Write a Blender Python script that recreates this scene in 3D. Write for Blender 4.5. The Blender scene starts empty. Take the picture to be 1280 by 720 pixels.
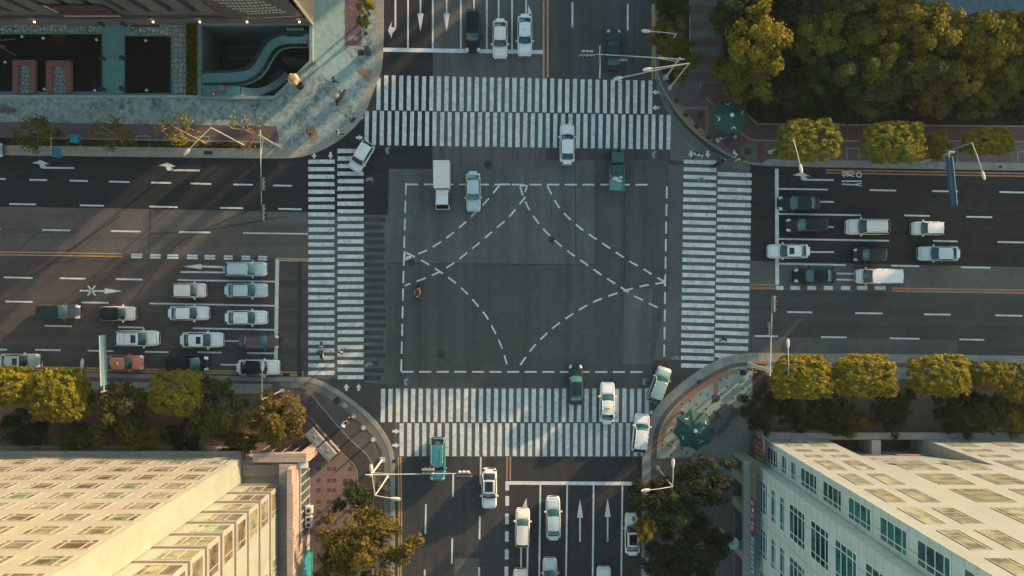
import bpy, bmesh, math, random
import numpy as np
from mathutils import Vector, Matrix, geometry
random.seed(7)
SC = bpy.context.scene
COL = SC.collection
H, K = 85.0, 11.0            # camera height in metres, pixels of the survey per metre at ground level

def G(px, py, z=0.0):        # survey point -> metres
    s = (H - z) / H / K
    return Vector(((px - 640) * s, (360 - py) * s, z))

# ------------------------------------------------------------------ materials
MATS = {}
def new_mat(name):
    m = bpy.data.materials.new(name); m.use_nodes = True
    nt = m.node_tree
    return m, nt, nt.nodes['Principled BSDF']
def c4(c): return (c[0], c[1], c[2], 1)
def N(nt, typ, **kw):
    n = nt.nodes.new(typ)
    for k, v in kw.items(): setattr(n, k, v)
    return n
def coord(nt, kind='Object', scale=(1, 1, 1), rot=(0, 0, 0)):
    t = N(nt, 'ShaderNodeTexCoord'); mp = N(nt, 'ShaderNodeMapping')
    mp.inputs['Scale'].default_value = scale; mp.inputs['Rotation'].default_value = rot
    nt.links.new(t.outputs[kind], mp.inputs['Vector'])
    return mp.outputs['Vector']
def noise(nt, vec, scale, detail=5, rough=.6, lo=.35, hi=.65):
    n = N(nt, 'ShaderNodeTexNoise'); n.inputs['Scale'].default_value = scale
    n.inputs['Detail'].default_value = detail; n.inputs['Roughness'].default_value = rough
    nt.links.new(vec, n.inputs['Vector'])
    r = N(nt, 'ShaderNodeMapRange'); r.inputs['From Min'].default_value = lo; r.inputs['From Max'].default_value = hi
    nt.links.new(n.outputs['Fac'], r.inputs['Value'])
    return r.outputs['Result']
def mix(nt, fac, a, b, typ='MIX'):
    m = N(nt, 'ShaderNodeMix', data_type='RGBA', blend_type=typ)
    for s, v in ((m.inputs['Factor'], fac), (m.inputs['A'], a), (m.inputs['B'], b)):
        if isinstance(v, (int, float)): s.default_value = v
        elif isinstance(v, tuple): s.default_value = c4(v) if len(v) == 3 else v
        else: nt.links.new(v, s)
    return m.outputs['Result']
def mth(nt, op, a, b=0.0, c=None):
    m = N(nt, 'ShaderNodeMath', operation=op)
    for i, v in enumerate((a, b) if c is None else (a, b, c)):
        if isinstance(v, (int, float)): m.inputs[i].default_value = v
        else: nt.links.new(v, m.inputs[i])
    return m.outputs[0]
def bump(nt, b, h, strength=.3, dist=.05):
    n = N(nt, 'ShaderNodeBump'); n.inputs['Strength'].default_value = strength; n.inputs['Distance'].default_value = dist
    nt.links.new(h, n.inputs['Height']); nt.links.new(n.outputs['Normal'], b.inputs['Normal'])
def mul(c, k): return (c[0] * k, c[1] * k, c[2] * k)

def plain(name, c, rough=.7, var=.18, scale=2.5, metal=0, spec=.4, coat=0):
    if name in MATS: return MATS[name]
    m, nt, b = new_mat(name)
    v = coord(nt)
    f = noise(nt, v, scale); g = noise(nt, v, scale * 9, 3)
    col = mix(nt, f, mul(c, 1 - var), mul(c, 1 + var))
    col = mix(nt, mth(nt, 'MULTIPLY', g, .35), col, mul(c, 1 - var))
    nt.links.new(col, b.inputs['Base Color'])
    b.inputs['Roughness'].default_value = rough; b.inputs['Metallic'].default_value = metal
    b.inputs['Specular IOR Level'].default_value = spec; b.inputs['Coat Weight'].default_value = coat
    b.inputs['Coat Roughness'].default_value = .08
    MATS[name] = m; return m

def asphalt(name, c, crack=.5, streak=(0, 0), seed=0.0, blot=.36):
    if name in MATS: return MATS[name]
    m, nt, b = new_mat(name)
    v = coord(nt)
    fine = noise(nt, v, 14, 3, .7, .3, .7)
    big = noise(nt, v, .16 + seed, 6, .62, .33, .67)
    mid = noise(nt, v, 1.3, 5, .65, .35, .65)
    col = mix(nt, big, mul(c, 1 - blot), mul(c, 1 + blot))
    col = mix(nt, mth(nt, 'MULTIPLY', mid, .4), col, mul(c, .78))
    col = mix(nt, mth(nt, 'MULTIPLY', fine, .55), col, mul(c, 1.45))
    if streak[0]:
        sv = coord(nt, scale=(1.0, .03, 1) if streak[1] else (.03, 1.0, 1))
        s = noise(nt, sv, streak[0], 4, .6, .4, .66)
        col = mix(nt, mth(nt, 'MULTIPLY', s, .75), col, mul(c, .68))
        sv2 = coord(nt, scale=(1.0, .012, 1) if streak[1] else (.012, 1.0, 1)); s2 = noise(nt, sv2, streak[0] * .45, 2, .5, .45, .62)
        col = mix(nt, mth(nt, 'MULTIPLY', s2, .5), col, mul(c, 1.28))
    oil = noise(nt, v, .75, 3, .55, .60, .74)
    col = mix(nt, mth(nt, 'MULTIPLY', oil, .45), col, mul(c, .55))
    if crack:
        w = N(nt, 'ShaderNodeTexNoise'); w.inputs['Scale'].default_value = .9; w.inputs['Detail'].default_value = 4
        nt.links.new(v, w.inputs['Vector'])
        vv = N(nt, 'ShaderNodeVectorMath', operation='MULTIPLY_ADD')
        nt.links.new(w.outputs['Color'], vv.inputs[0]); vv.inputs[1].default_value = (2.2, 2.2, 0); nt.links.new(v, vv.inputs[2])
        vo = N(nt, 'ShaderNodeTexVoronoi', feature='DISTANCE_TO_EDGE'); vo.inputs['Scale'].default_value = .22
        nt.links.new(vv.outputs[0], vo.inputs['Vector'])
        edge = mth(nt, 'LESS_THAN', vo.outputs['Distance'], .006)
        msk = noise(nt, v, .09 + seed, 3, .5, .5, .6)
        col = mix(nt, mth(nt, 'MULTIPLY', mth(nt, 'MULTIPLY', edge, msk), crack * .6), col, mul(c, .45))
    nt.links.new(col, b.inputs['Base Color'])
    rr = N(nt, 'ShaderNodeMapRange'); rr.inputs['To Min'].default_value = .68; rr.inputs['To Max'].default_value = .92
    nt.links.new(mid, rr.inputs['Value']); nt.links.new(rr.outputs['Result'], b.inputs['Roughness'])
    b.inputs['Specular IOR Level'].default_value = .3
    bump(nt, b, fine, .35, .02)
    MATS[name] = m; return m

def paint(name, c, wear=.35, under=(.045, .05, .05)):
    if name in MATS: return MATS[name]
    m, nt, b = new_mat(name)
    v = coord(nt)
    f = noise(nt, v, 2.2, 8, .75, .60 - wear * .12, .72)
    g = noise(nt, v, .9, 5, .65)
    col = mix(nt, g, mul(c, .74), c)
    col = mix(nt, mth(nt, 'MULTIPLY', f, .75), col, under)
    sp = noise(nt, v, 26, 2, .6, .56, .70)
    col = mix(nt, mth(nt, 'MULTIPLY', sp, .4), col, mul(c, .55))
    nt.links.new(col, b.inputs['Base Color']); b.inputs['Roughness'].default_value = .6
    MATS[name] = m; return m

def tiles(name, c1, c2, joint, w=.4, h=.2, size=.012, rot=0, blot=.35, blotscale=.35, dark=None, squash=.5, blot_lo=.5):
    if name in MATS: return MATS[name]
    m, nt, b = new_mat(name)
    v = coord(nt, rot=(0, 0, rot))
    br = N(nt, 'ShaderNodeTexBrick'); br.offset = squash
    br.inputs['Scale'].default_value = 1; br.inputs['Brick Width'].default_value = w; br.inputs['Row Height'].default_value = h
    br.inputs['Mortar Size'].default_value = size; br.inputs['Color1'].default_value = c4(c1); br.inputs['Color2'].default_value = c4(c2)
    br.inputs['Mortar'].default_value = c4(joint); br.inputs['Bias'].default_value = 0
    nt.links.new(v, br.inputs['Vector'])
    f = noise(nt, v, blotscale, 7, .7, blot_lo, .68)
    col = mix(nt, mth(nt, 'MULTIPLY', f, blot), br.outputs['Color'], dark or mul(c1, .5))
    g = noise(nt, v, 7, 4, .7, .35, .7)
    col = mix(nt, mth(nt, 'MULTIPLY', g, .3), col, mul(c1, .55))
    nt.links.new(col, b.inputs['Base Color']); b.inputs['Roughness'].default_value = .75
    bump(nt, b, br.outputs['Fac'], -.3, .02)
    MATS[name] = m; return m

def cells(name, c1, c2, joint, scale=1.9, edge=.07, randomness=.8):
    if name in MATS: return MATS[name]
    m, nt, b = new_mat(name)
    v = coord(nt)
    vo = N(nt, 'ShaderNodeTexVoronoi'); vo.inputs['Scale'].default_value = scale; vo.inputs['Randomness'].default_value = randomness
    ve = N(nt, 'ShaderNodeTexVoronoi', feature='DISTANCE_TO_EDGE'); ve.inputs['Scale'].default_value = scale; ve.inputs['Randomness'].default_value = randomness
    nt.links.new(v, vo.inputs['Vector']); nt.links.new(v, ve.inputs['Vector'])
    sp = N(nt, 'ShaderNodeSeparateColor'); nt.links.new(vo.outputs['Color'], sp.inputs['Color'])
    col = mix(nt, sp.outputs['Red'], c1, c2)
    g = noise(nt, v, 3, 4); col = mix(nt, mth(nt, 'MULTIPLY', g, .35), col, mul(c1, .6))
    e = mth(nt, 'LESS_THAN', ve.outputs['Distance'], edge)
    col = mix(nt, e, col, joint)
    nt.links.new(col, b.inputs['Base Color']); b.inputs['Roughness'].default_value = .8
    bump(nt, b, ve.outputs['Distance'], .5, .08)
    MATS[name] = m; return m

def jointed(name, c, joint, sx=0, sy=0, sz=0, wid=.03, var=.1, rough=.55, stain=.25):
    """wall cladding: joints repeat every sx, sy, sz metres along the axes"""
    if name in MATS: return MATS[name]
    m, nt, b = new_mat(name)
    v = coord(nt)
    f = noise(nt, v, .5, 5); g = noise(nt, coord(nt, scale=(1, 1, .12)), 1.6, 5, .7, .45, .75)
    col = mix(nt, f, mul(c, 1 - var), mul(c, 1 + var))
    col = mix(nt, mth(nt, 'MULTIPLY', g, stain), col, mul(c, .6))
    sep = N(nt, 'ShaderNodeSeparateXYZ'); nt.links.new(v, sep.inputs[0])
    for i, s in enumerate((sx, sy, sz)):
        if s:
            fr = mth(nt, 'FRACT', mth(nt, 'MULTIPLY', sep.outputs[i], 1 / s))
            ln = mth(nt, 'LESS_THAN', fr, wid / s)
            col = mix(nt, ln, col, joint)
    nt.links.new(col, b.inputs['Base Color']); b.inputs['Roughness'].default_value = rough
    MATS[name] = m; return m

def glass(name, c, rough=.06, var=.5, spec=.6):
    if name in MATS: return MATS[name]
    m, nt, b = new_mat(name)
    v = coord(nt, 'Object'); f = noise(nt, v, .8, 3)
    col = mix(nt, f, mul(c, 1 - var), mul(c, 1 + var))
    nt.links.new(col, b.inputs['Base Color']); b.inputs['Roughness'].default_value = rough
    b.inputs['Specular IOR Level'].default_value = spec
    MATS[name] = m; return m

def carpaint(name, c, metal=.0):
    if name in MATS: return MATS[name]
    m, nt, b = new_mat(name)
    v = coord(nt); f = noise(nt, v, 1.7, 6, .7, .4, .75)
    col = mix(nt, mth(nt, 'MULTIPLY', f, .25), c, mul(c, .72))
    nt.links.new(col, b.inputs['Base Color'])
    b.inputs['Roughness'].default_value = .38; b.inputs['Metallic'].default_value = metal
    dk_ = max(c) < .05
    b.inputs['Coat Weight'].default_value = .12 if dk_ else .45; b.inputs['Coat Roughness'].default_value = .04
    b.inputs['Specular IOR Level'].default_value = .2 if dk_ else .5
    MATS[name] = m; return m

def leafmat(name, c1, c2, c3):
    if name in MATS: return MATS[name]
    m, nt, b = new_mat(name)
    gm = N(nt, 'ShaderNodeNewGeometry')
    v = coord(nt); f = noise(nt, v, 2.1, 3, .6, .38, .62)
    col = mix(nt, f, c1, mul(c2, .85))
    r = mth(nt, 'POWER', gm.outputs['Random Per Island'], 1.6)
    col = mix(nt, mth(nt, 'MULTIPLY', r, .75), col, c3)
    nt.links.new(col, b.inputs['Base Color']); b.inputs['Roughness'].default_value = .7
    b.inputs['Specular IOR Level'].default_value = .1
    tr = N(nt, 'ShaderNodeBsdfTranslucent'); nt.links.new(col, tr.inputs['Color'])
    ms = N(nt, 'ShaderNodeMixShader'); ms.inputs[0].default_value = .28
    out = nt.nodes['Material Output']
    nt.links.new(b.outputs[0], ms.inputs[1]); nt.links.new(tr.outputs[0], ms.inputs[2]); nt.links.new(ms.outputs[0], out.inputs['Surface'])
    MATS[name] = m; return m

def glow(name, c, strength):
    if name in MATS: return MATS[name]
    m, nt, b = new_mat(name)
    b.inputs['Base Color'].default_value = c4(c)
    b.inputs['Emission Color'].default_value = c4(c); b.inputs['Emission Strength'].default_value = strength
    MATS[name] = m; return m

# ------------------------------------------------------------------ mesh building
class MB:
    def __init__(s): s.v = []; s.f = []; s.m = []; s.mats = []
    def mi(s, mat):
        if mat not in s.mats: s.mats.append(mat)
        return s.mats.index(mat)
    def add(s, vs, fs, mat):
        o = len(s.v); k = s.mi(mat)
        s.v += [tuple(v) for v in vs]
        for f in fs: s.f.append(tuple(i + o for i in f)); s.m.append(k)
    def quad(s, a, b, c, d, mat): s.add((a, b, c, d), ((0, 1, 2, 3),), mat)
    def box(s, x0, x1, y0, y1, z0, z1, mat, M=None):
        vs = [Vector((x, y, z)) for z in (z0, z1) for y in (y0, y1) for x in (x0, x1)]
        if M: vs = [M @ v for v in vs]
        s.add(vs, ((0, 2, 3, 1), (4, 5, 7, 6), (0, 1, 5, 4), (2, 6, 7, 3), (0, 4, 6, 2), (1, 3, 7, 5)), mat)
    def rbox(s, x0, x1, y0, y1, z0, z1, mat, b=.05, M=None):    # box with chamfered upper and side edges
        def ring(i, z): 
            return [(x0 + b + i, y0 + i, z), (x1 - b - i, y0 + i, z), (x1 - i, y0 + b + i, z), (x1 - i, y1 - b - i, z), (x1 - b - i, y1 - i, z), (x0 + b + i, y1 - i, z), (x0 + i, y1 - b - i, z), (x0 + i, y0 + b + i, z)]
        R = [ring(0, z0), ring(0, z1 - b), ring(b * .8, z1)]
        vs = [Vector(p) for r in R for p in r]
        if M: vs = [M @ v for v in vs]
        fs = [tuple(range(7, -1, -1)), tuple(range(16, 24))]
        for k in range(2):
            for i in range(8): fs.append((k * 8 + i, k * 8 + (i + 1) % 8, k * 8 + 8 + (i + 1) % 8, k * 8 + 8 + i))
        s.add(vs, fs, mat)
    def prism(s, pts, z0, z1, mat, side=None):
        pts = [Vector((p[0], p[1], 0)) for p in pts]
        if sum(pts[i].x * pts[(i + 1) % len(pts)].y - pts[(i + 1) % len(pts)].x * pts[i].y for i in range(len(pts))) < 0: pts.reverse()
        n = len(pts)
        tri = geometry.tessellate_polygon([pts])
        tri = [t if (pts[t[1]] - pts[t[0]]).cross(pts[t[2]] - pts[t[0]]).z > 0 else (t[0], t[2], t[1]) for t in tri]
        s.add([(p.x, p.y, z1) for p in pts], tri, mat)
        if z0 is not None:
            s.add([(p.x, p.y, z) for z in (z0, z1) for p in pts], [(i, (i + 1) % n, n + (i + 1) % n, n + i) for i in range(n)], side or mat)
    def tube(s, p0, p1, r0, r1, mat, n=8, cap=True):
        p0, p1 = Vector(p0), Vector(p1); d = (p1 - p0)
        if d.length < 1e-6: return
        q = d.to_track_quat('Z', 'Y')
        vs = [p + q @ Vector((math.cos(2 * math.pi * i / n) * r, math.sin(2 * math.pi * i / n) * r, 0)) for p, r in ((p0, r0), (p1, r1)) for i in range(n)]
        fs = [(i, (i + 1) % n, n + (i + 1) % n, n + i) for i in range(n)]
        if cap: fs += [tuple(range(n - 1, -1, -1)), tuple(range(n, 2 * n))]
        s.add(vs, fs, mat)
    def path(s, pts, r, mat, n=6):
        for i in range(len(pts) - 1): s.tube(pts[i], pts[i + 1], r, r, mat, n)
    def lathe(s, prof, mat, n=16, c=(0, 0, 0), sx=1, sy=1):
        vs = [(c[0] + math.cos(2 * math.pi * i / n) * r * sx, c[1] + math.sin(2 * math.pi * i / n) * r * sy, c[2] + z) for r, z in prof for i in range(n)]
        fs = []
        for k in range(len(prof) - 1):
            fs += [(k * n + i, k * n + (i + 1) % n, (k + 1) * n + (i + 1) % n, (k + 1) * n + i) for i in range(n)]
        fs += [tuple(range(n - 1, -1, -1)), tuple(range((len(prof) - 1) * n, len(prof) * n))]
        s.add(vs, fs, mat)
    def grid(s, rows, mat, close=False):
        nr, nc = len(rows), len(rows[0])
        fs = [(i * nc + j, i * nc + j + 1, (i + 1) * nc + j + 1, (i + 1) * nc + j) for i in range(nr - 1) for j in range(nc - 1)]
        s.add([p for r in rows for p in r], fs, mat)
    def build(s, name, parent=None, smooth=False, loc=None):
        me = bpy.data.meshes.new(name); me.from_pydata(s.v, [], s.f)
        for m in s.mats: me.materials.append(m)
        me.polygons.foreach_set('material_index', s.m)
        if smooth: me.polygons.foreach_set('use_smooth', [True] * len(s.f))
        me.update()
        o = bpy.data.objects.new(name, me); COL.objects.link(o)
        if parent: o.parent = parent
        if loc: o.location = loc
        return o

def tag(o, label=None, cat=None, group=None, kind=None):
    if label: o['label'] = label
    if cat: o['category'] = cat
    if group: o['group'] = group
    if kind: o['kind'] = kind
    return o
def thing(name, label, cat, loc=(0, 0, 0), rz=0, group=None):
    o = bpy.data.objects.new(name, None); COL.objects.link(o)
    o.location = loc; o.rotation_euler = (0, 0, rz); o.empty_display_size = .3
    return tag(o, label, cat, group)

def strip_pts(pts, w, side=0):
    """band of width w (m) along polyline of Vectors; side 0 centred, 1 to the left, -1 to the right"""
    L, R = [], []
    n = len(pts)
    for i, p in enumerate(pts):
        a = pts[max(i - 1, 0)]; b = pts[min(i + 1, n - 1)]
        d = (b - a); d.z = 0; d.normalize(); nr = Vector((-d.y, d.x, 0))
        if side == 0: L.append(p + nr * w / 2); R.append(p - nr * w / 2)
        elif side > 0: L.append(p + nr * w); R.append(p.copy())
        else: L.append(p.copy()); R.append(p - nr * w)
    return L, R
def band(mb, pts, w, z, mat, side=0):
    L, R = strip_pts(pts, w, side)
    for i in range(len(pts) - 1):
        a, b, c, d = R[i].copy(), R[i + 1].copy(), L[i + 1].copy(), L[i].copy()
        for q in (a, b, c, d): q.z = z
        mb.quad(a, b, c, d, mat)
def smooth_line(pts, n=5):
    P = [Vector((p[0], p[1], 0)) for p in pts]; out = []
    for i in range(len(P) - 1):
        p0 = P[max(i - 1, 0)]; p1 = P[i]; p2 = P[i + 1]; p3 = P[min(i + 2, len(P) - 1)]
        for k in range(n):
            t = k / n
            ln = (p2 - p1).length
            m1 = (p2 - p0) * .5; m2 = (p3 - p1) * .5
            if m1.length > ln: m1 *= ln / m1.length
            if m2.length > ln: m2 *= ln / m2.length
            out.append(p1 * (2 * t ** 3 - 3 * t * t + 1) + m1 * (t ** 3 - 2 * t * t + t) + p2 * (3 * t * t - 2 * t ** 3) + m2 * (t ** 3 - t * t))
    out.append(P[-1]); return [(p.x, p.y) for p in out]
def GL(pts, z=0): return [G(p[0], p[1]).xy.to_3d() for p in pts]
def sheet(name, polys, z, mat, parent=None):
    mb = MB()
    for p in polys: mb.prism(GL(p), None, z, mat)
    return mb.build(name, parent)
def rect(x0, y0, x1, y1): return [(x0, y0), (x1, y0), (x1, y1), (x0, y1)]
# light settings
SUN_EL, SUN_STR, SUN_COL = 8.5, 3.5, (1.0, .64, .38)
SKY_STR, SKY_TINT, EXPO = .145, (1.02, 1.0, .85), 1.95
HAZE = .00008
# ------------------------------------------------------------------ colours of the setting
A_mid = asphalt('asphalt worn', (.074, .079, .074), .8, (0, 0), .0)
A_N = asphalt('asphalt north lanes', (.048, .054, .053), .4, (1.6, 1), .01)
A_Nold = asphalt('asphalt north old', (.076, .080, .074), .6, (1.6, 1), .02)
A_new = asphalt('asphalt fresh', (.018, .0195, .021), .1, (1.2, 0), .03, .2)
A_newE = asphalt('asphalt fresh east', (.0175, .018, .019), .15, (1.4, 0), .05, .22)
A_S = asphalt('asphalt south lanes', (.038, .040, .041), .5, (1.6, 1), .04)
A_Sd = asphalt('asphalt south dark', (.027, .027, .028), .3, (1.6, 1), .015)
A_W = asphalt('asphalt west lanes', (.068, .058, .053), .9, (1.2, 0), .06)
A_Wm = asphalt('asphalt west middle', (.088, .082, .074), 1.0, (1.0, 0), .035)
A_E = asphalt('asphalt east lanes', (.043, .046, .046), .4, (1.2, 0), .045)
A_C = asphalt('asphalt crossing', (.058, .062, .058), .7, (.9, 1), .022)
A_Cl = asphalt('asphalt crossing pale', (.078, .087, .081), .9, (.9, 1), .055)
A_con = asphalt('corner concrete', (.098, .105, .096), .4, (0, 0), .07)
tar = plain('tar', (.026, .027, .026), .6, .3)
tar2 = plain('black road paint', (.030, .036, .035), .7, .4, 1.5)
P_white = paint('road paint white', (.62, .65, .62), .45)
P_zebra = paint('zebra paint', (.60, .64, .61), .8)
P_yel = paint('road paint yellow', (.50, .30, .10), .8)
P_red = paint('road paint faded orange', (.42, .19, .09), .9)
P_thin = paint('road paint thin', (.40, .43, .41), 1.4)

M_soil = plain('soil', (.030, .022, .016), .95, .5, 1.2)
def speckle(name, c1, c2, dark, scale, blot, lo):
    m, nt, b = new_mat(name); v = coord(nt, rot=(0, 0, .5))
    vo = N(nt, 'ShaderNodeTexVoronoi', distance='MANHATTAN'); vo.inputs['Scale'].default_value = scale; nt.links.new(v, vo.inputs['Vector'])
    sp = N(nt, 'ShaderNodeSeparateColor'); nt.links.new(vo.outputs['Color'], sp.inputs['Color'])
    col = mix(nt, sp.outputs['Red'], c1, c2)
    f = noise(nt, v, .42, 8, .75, lo, lo + .12); f2 = noise(nt, v, 2.0, 5, .7, .42, .62)
    col = mix(nt, mth(nt, 'MULTIPLY', mth(nt, 'MULTIPLY', f, f2), blot), col, dark)
    col = mix(nt, mth(nt, 'MULTIPLY', noise(nt, v, 9, 3, .7, .4, .7), .35), col, mul(c1, .5))
    nt.links.new(col, b.inputs['Base Color']); b.inputs['Roughness'].default_value = .75; MATS[name] = m; return m
M_plaza = speckle('plaza granite', (.145, .21, .195), (.30, .375, .345), (.04, .066, .062), 2.6, .95, .47)
M_plazaL = speckle('plaza granite pale', (.21, .32, .29), (.30, .40, .36), (.11, .19, .18), 2.6, .6, .55)
M_walk = tiles('slate walk', (.085, .235, .21), (.11, .28, .25), (.06, .15, .14), .9, .14, .012, 0, .4, .8)
M_redpath = tiles('red path', (.105, .066, .075), (.125, .080, .088), (.07, .05, .055), .3, .15, .01, 0, .5, .6)
M_cream = tiles('cream kerbstone', (.25, .245, .20), (.30, .29, .23), (.16, .15, .12), 1.0, .6, .02, 0, .3, .5)
M_cob = cells('cobbles', (.17, .23, .22), (.29, .36, .33), (.012, .018, .018), 2.1, .06)
M_cob2 = cells('flagstones', (.19, .24, .22), (.28, .33, .30), (.014, .018, .018), 1.75, .055, .45)
M_kerb = plain('kerb stone', (.21, .225, .205), .8, .2, 1)
M_pav = tiles('paving grey brown', (.095, .082, .077), (.115, .10, .092), (.06, .055, .05), .6, .3, .015, .5, .45, .35)
M_pavR = tiles('paving dull red', (.085, .045, .047), (.10, .055, .055), (.05, .03, .03), .6, .3, .015, 0, .4, .4)
M_bandR = tiles('band red', (.088, .052, .055), (.10, .06, .062), (.06, .04, .04), .3, .15, .01, 0, .3, .6)
M_bandG = tiles('band grey', (.088, .095, .088), (.105, .11, .10), (.06, .065, .06), .3, .15, .01, 0, .3, .6)
M_tan = tiles('tactile tan', (.24, .15, .095), (.28, .18, .11), (.15, .09, .06), .4, .4, .03, .6, .3, .7)
M_orange = tiles('tactile orange', (.28, .16, .095), (.32, .19, .11), (.22, .11, .06), .4, .4, .03, .7, .4, .7)
M_mint = tiles('mint paving', (.25, .31, .275), (.29, .35, .305), (.17, .21, .19), 1.2, 1.2, .02, .6, .35, .35)
M_grey = tiles('grey flags', (.13, .16, .15), (.17, .20, .185), (.07, .085, .08), .9, .9, .02, 0, .4, .5)
M_brn = tiles('brown paving', (.082, .070, .066), (.105, .090, .082), (.06, .05, .048), .5, .25, .015, .75, .5, .4)
M_dkpath = asphalt('dark footpath', (.050, .044, .043), .5, (0, 0), .03)
M_pink = tiles('pink tiles', (.17, .118, .108), (.20, .14, .126), (.11, .08, .075), .59, .59, .02, 0, .35, .4)
M_pinkd = plain('dark tile', (.085, .05, .05), .8, .2)
M_line = plain('pale edging', (.26, .25, .22), .8, .15)
M_pinkline = plain('pink edging', (.30, .22, .21), .8, .15)
M_lake = glass('lake water', (.035, .085, .10), .12, .2)
M_pond = glass('pond water', (.004, .006, .005), .35, .3, .15)
M_iron = plain('cast iron', (.045, .045, .043), .6, .3, 6, .6)
M_black = plain('black metal', (.012, .013, .014), .5, .2)
M_white = plain('white metal', (.62, .62, .56), .4, .08)
M_grey_m = plain('grey metal', (.30, .31, .30), .45, .1)
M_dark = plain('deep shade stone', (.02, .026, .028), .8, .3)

# ------------------------------------------------------------------ ground (one sheet, with the well of the sunken court cut out)
pit = [(253, 33), (389, 33), (389, 78), (345, 122), (253, 122)]
def holed(mb, outer, hole, z, mat):
    o = GL(outer); h = GL(hole); allp = o + h
    tri = geometry.tessellate_polygon([o, h])
    fs = [t if (allp[t[1]] - allp[t[0]]).cross(allp[t[2]] - allp[t[0]]).z > 0 else (t[0], t[2], t[1]) for t in tri]
    mb.add([(p.x, p.y, z) for p in allp], fs, mat)
mb = MB(); holed(mb, rect(-8000, -8000, 9000, 8000), pit, 0, plain('bare ground', (.05, .048, .043), .95, .3, .2))
tag(mb.build('ground'), 'bare brownish ground under the whole city junction', 'ground', kind='structure')

NWk = smooth_line([(-900, 178), (0, 194), (200, 196.5), (320, 198), (367, 197.5), (392, 192), (413, 182.5), (430, 171), (446, 156), (458, 138), (467, 113), (474, 97), (478, 80), (479.5, 40), (480, -300)], 4)
NEk = smooth_line([(816.5, -300), (816.5, 40), (818, 82), (826, 108), (838, 129), (850, 146), (863, 160.5), (878, 173.5), (892, 183.5), (905, 192), (919, 199), (938, 205.5), (975, 208), (1280, 213.5), (2200, 228)], 4)
SWk = smooth_line([(-900, 452), (0, 463), (200, 468), (340, 471), (378, 471), (396, 474.5), (420, 486), (445, 503), (465, 521), (480, 540), (489, 557), (493, 577), (493.5, 640), (492, 1100)], 4)
SEk = smooth_line([(2200, 470), (1280, 455.5), (960, 452), (936, 452), (912, 456), (890, 465.5), (860, 485.5), (836, 507), (823, 525), (816, 546), (813.5, 576), (812, 720), (808, 1100)], 4)

# the whole carriageway
road = sheet('road', [[(-900, 170), (479, 196), (479, -300), (818, -300), (818, 205), (2200, 228), (2200, 475), (815, 450), (808, 1100), (490, 1100), (493, 475), (-900, 450)]], .004, A_mid)
tag(road, 'grey asphalt crossroads with painted markings filling the middle of the picture', 'road', kind='structure')
_pz = [.006]
def patch(name, poly, mat, z=None):
    _pz[0] += .0005; z = _pz[0]
    return sheet(name, [poly] if not isinstance(poly[0], list) else poly, z, mat, road)
patch('asphalt_patch', [(478, -300), (541, -300), (541, 138), (478, 138)], A_new)
patch('asphalt_patch', [(541, -300), (682, -300), (682, 211), (541, 211)], A_Nold)
patch('asphalt_patch', [(682, -300), (819, -300), (836, 150), (836, 200), (682, 200)], A_N)
patch('asphalt_patch', [(-900, 165), (380, 190), (440, 160), (478, 138.5), (540.5, 138.5), (540.5, 211), (486, 211), (485, 269), (385, 265), (0, 258), (-900, 236)], A_new)
patch('asphalt_patch', [(-900, 236.6), (0, 258.6), (384.6, 265.6), (384.6, 322), (153, 318), (-900, 302)], A_Wm)
patch('asphalt_patch', [(-900, 302.6), (153, 318.6), (384.6, 322.6), (384.6, 474), (-900, 456)], A_W)
patch('asphalt_patch', [(938, 205), (2200, 226), (2200, 352), (1280, 334), (1010, 328), (938, 326)], A_newE)
patch('asphalt_patch', [(938, 362), (2200, 386), (2200, 474), (938, 455)], A_E)
patch('asphalt_patch', [(940, 421), (1197, 424.5), (1197, 450), (940, 450)], A_mid, .012)
patch('asphalt_patch', [(496, 571), (634, 571), (632, 1100), (488, 1100)], A_S)
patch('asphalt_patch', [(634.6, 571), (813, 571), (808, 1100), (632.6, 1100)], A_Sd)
patch('asphalt_patch', [(568, 698), (599, 698), (599, 1100), (568, 1100)], A_mid, .012)
patch('asphalt_patch', [(486.5, 211.6), (660, 211.6), (745, 200.6), (745, 331), (483, 329)], A_Cl)
patch('asphalt_patch', [(483, 329.6), (745, 331.6), (745, 200.6), (836, 200.6), (836, 360), (815, 455), (815, 484), (484, 484)], A_C)
patch('asphalt_patch', [(780, 363), (816, 360), (812, 455), (778, 455)], A_Cl, .012)
patch('corner_apron', [(820, 92), (842, 143), (856, 160), (890, 190), (938, 207), (938, 213), (838, 200), (838, 150), (820, 110)], A_con, .012)
patch('asphalt_patch', [(455, 268), (485, 269), (483, 480), (455, 478)], A_Cl, .0122)
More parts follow.
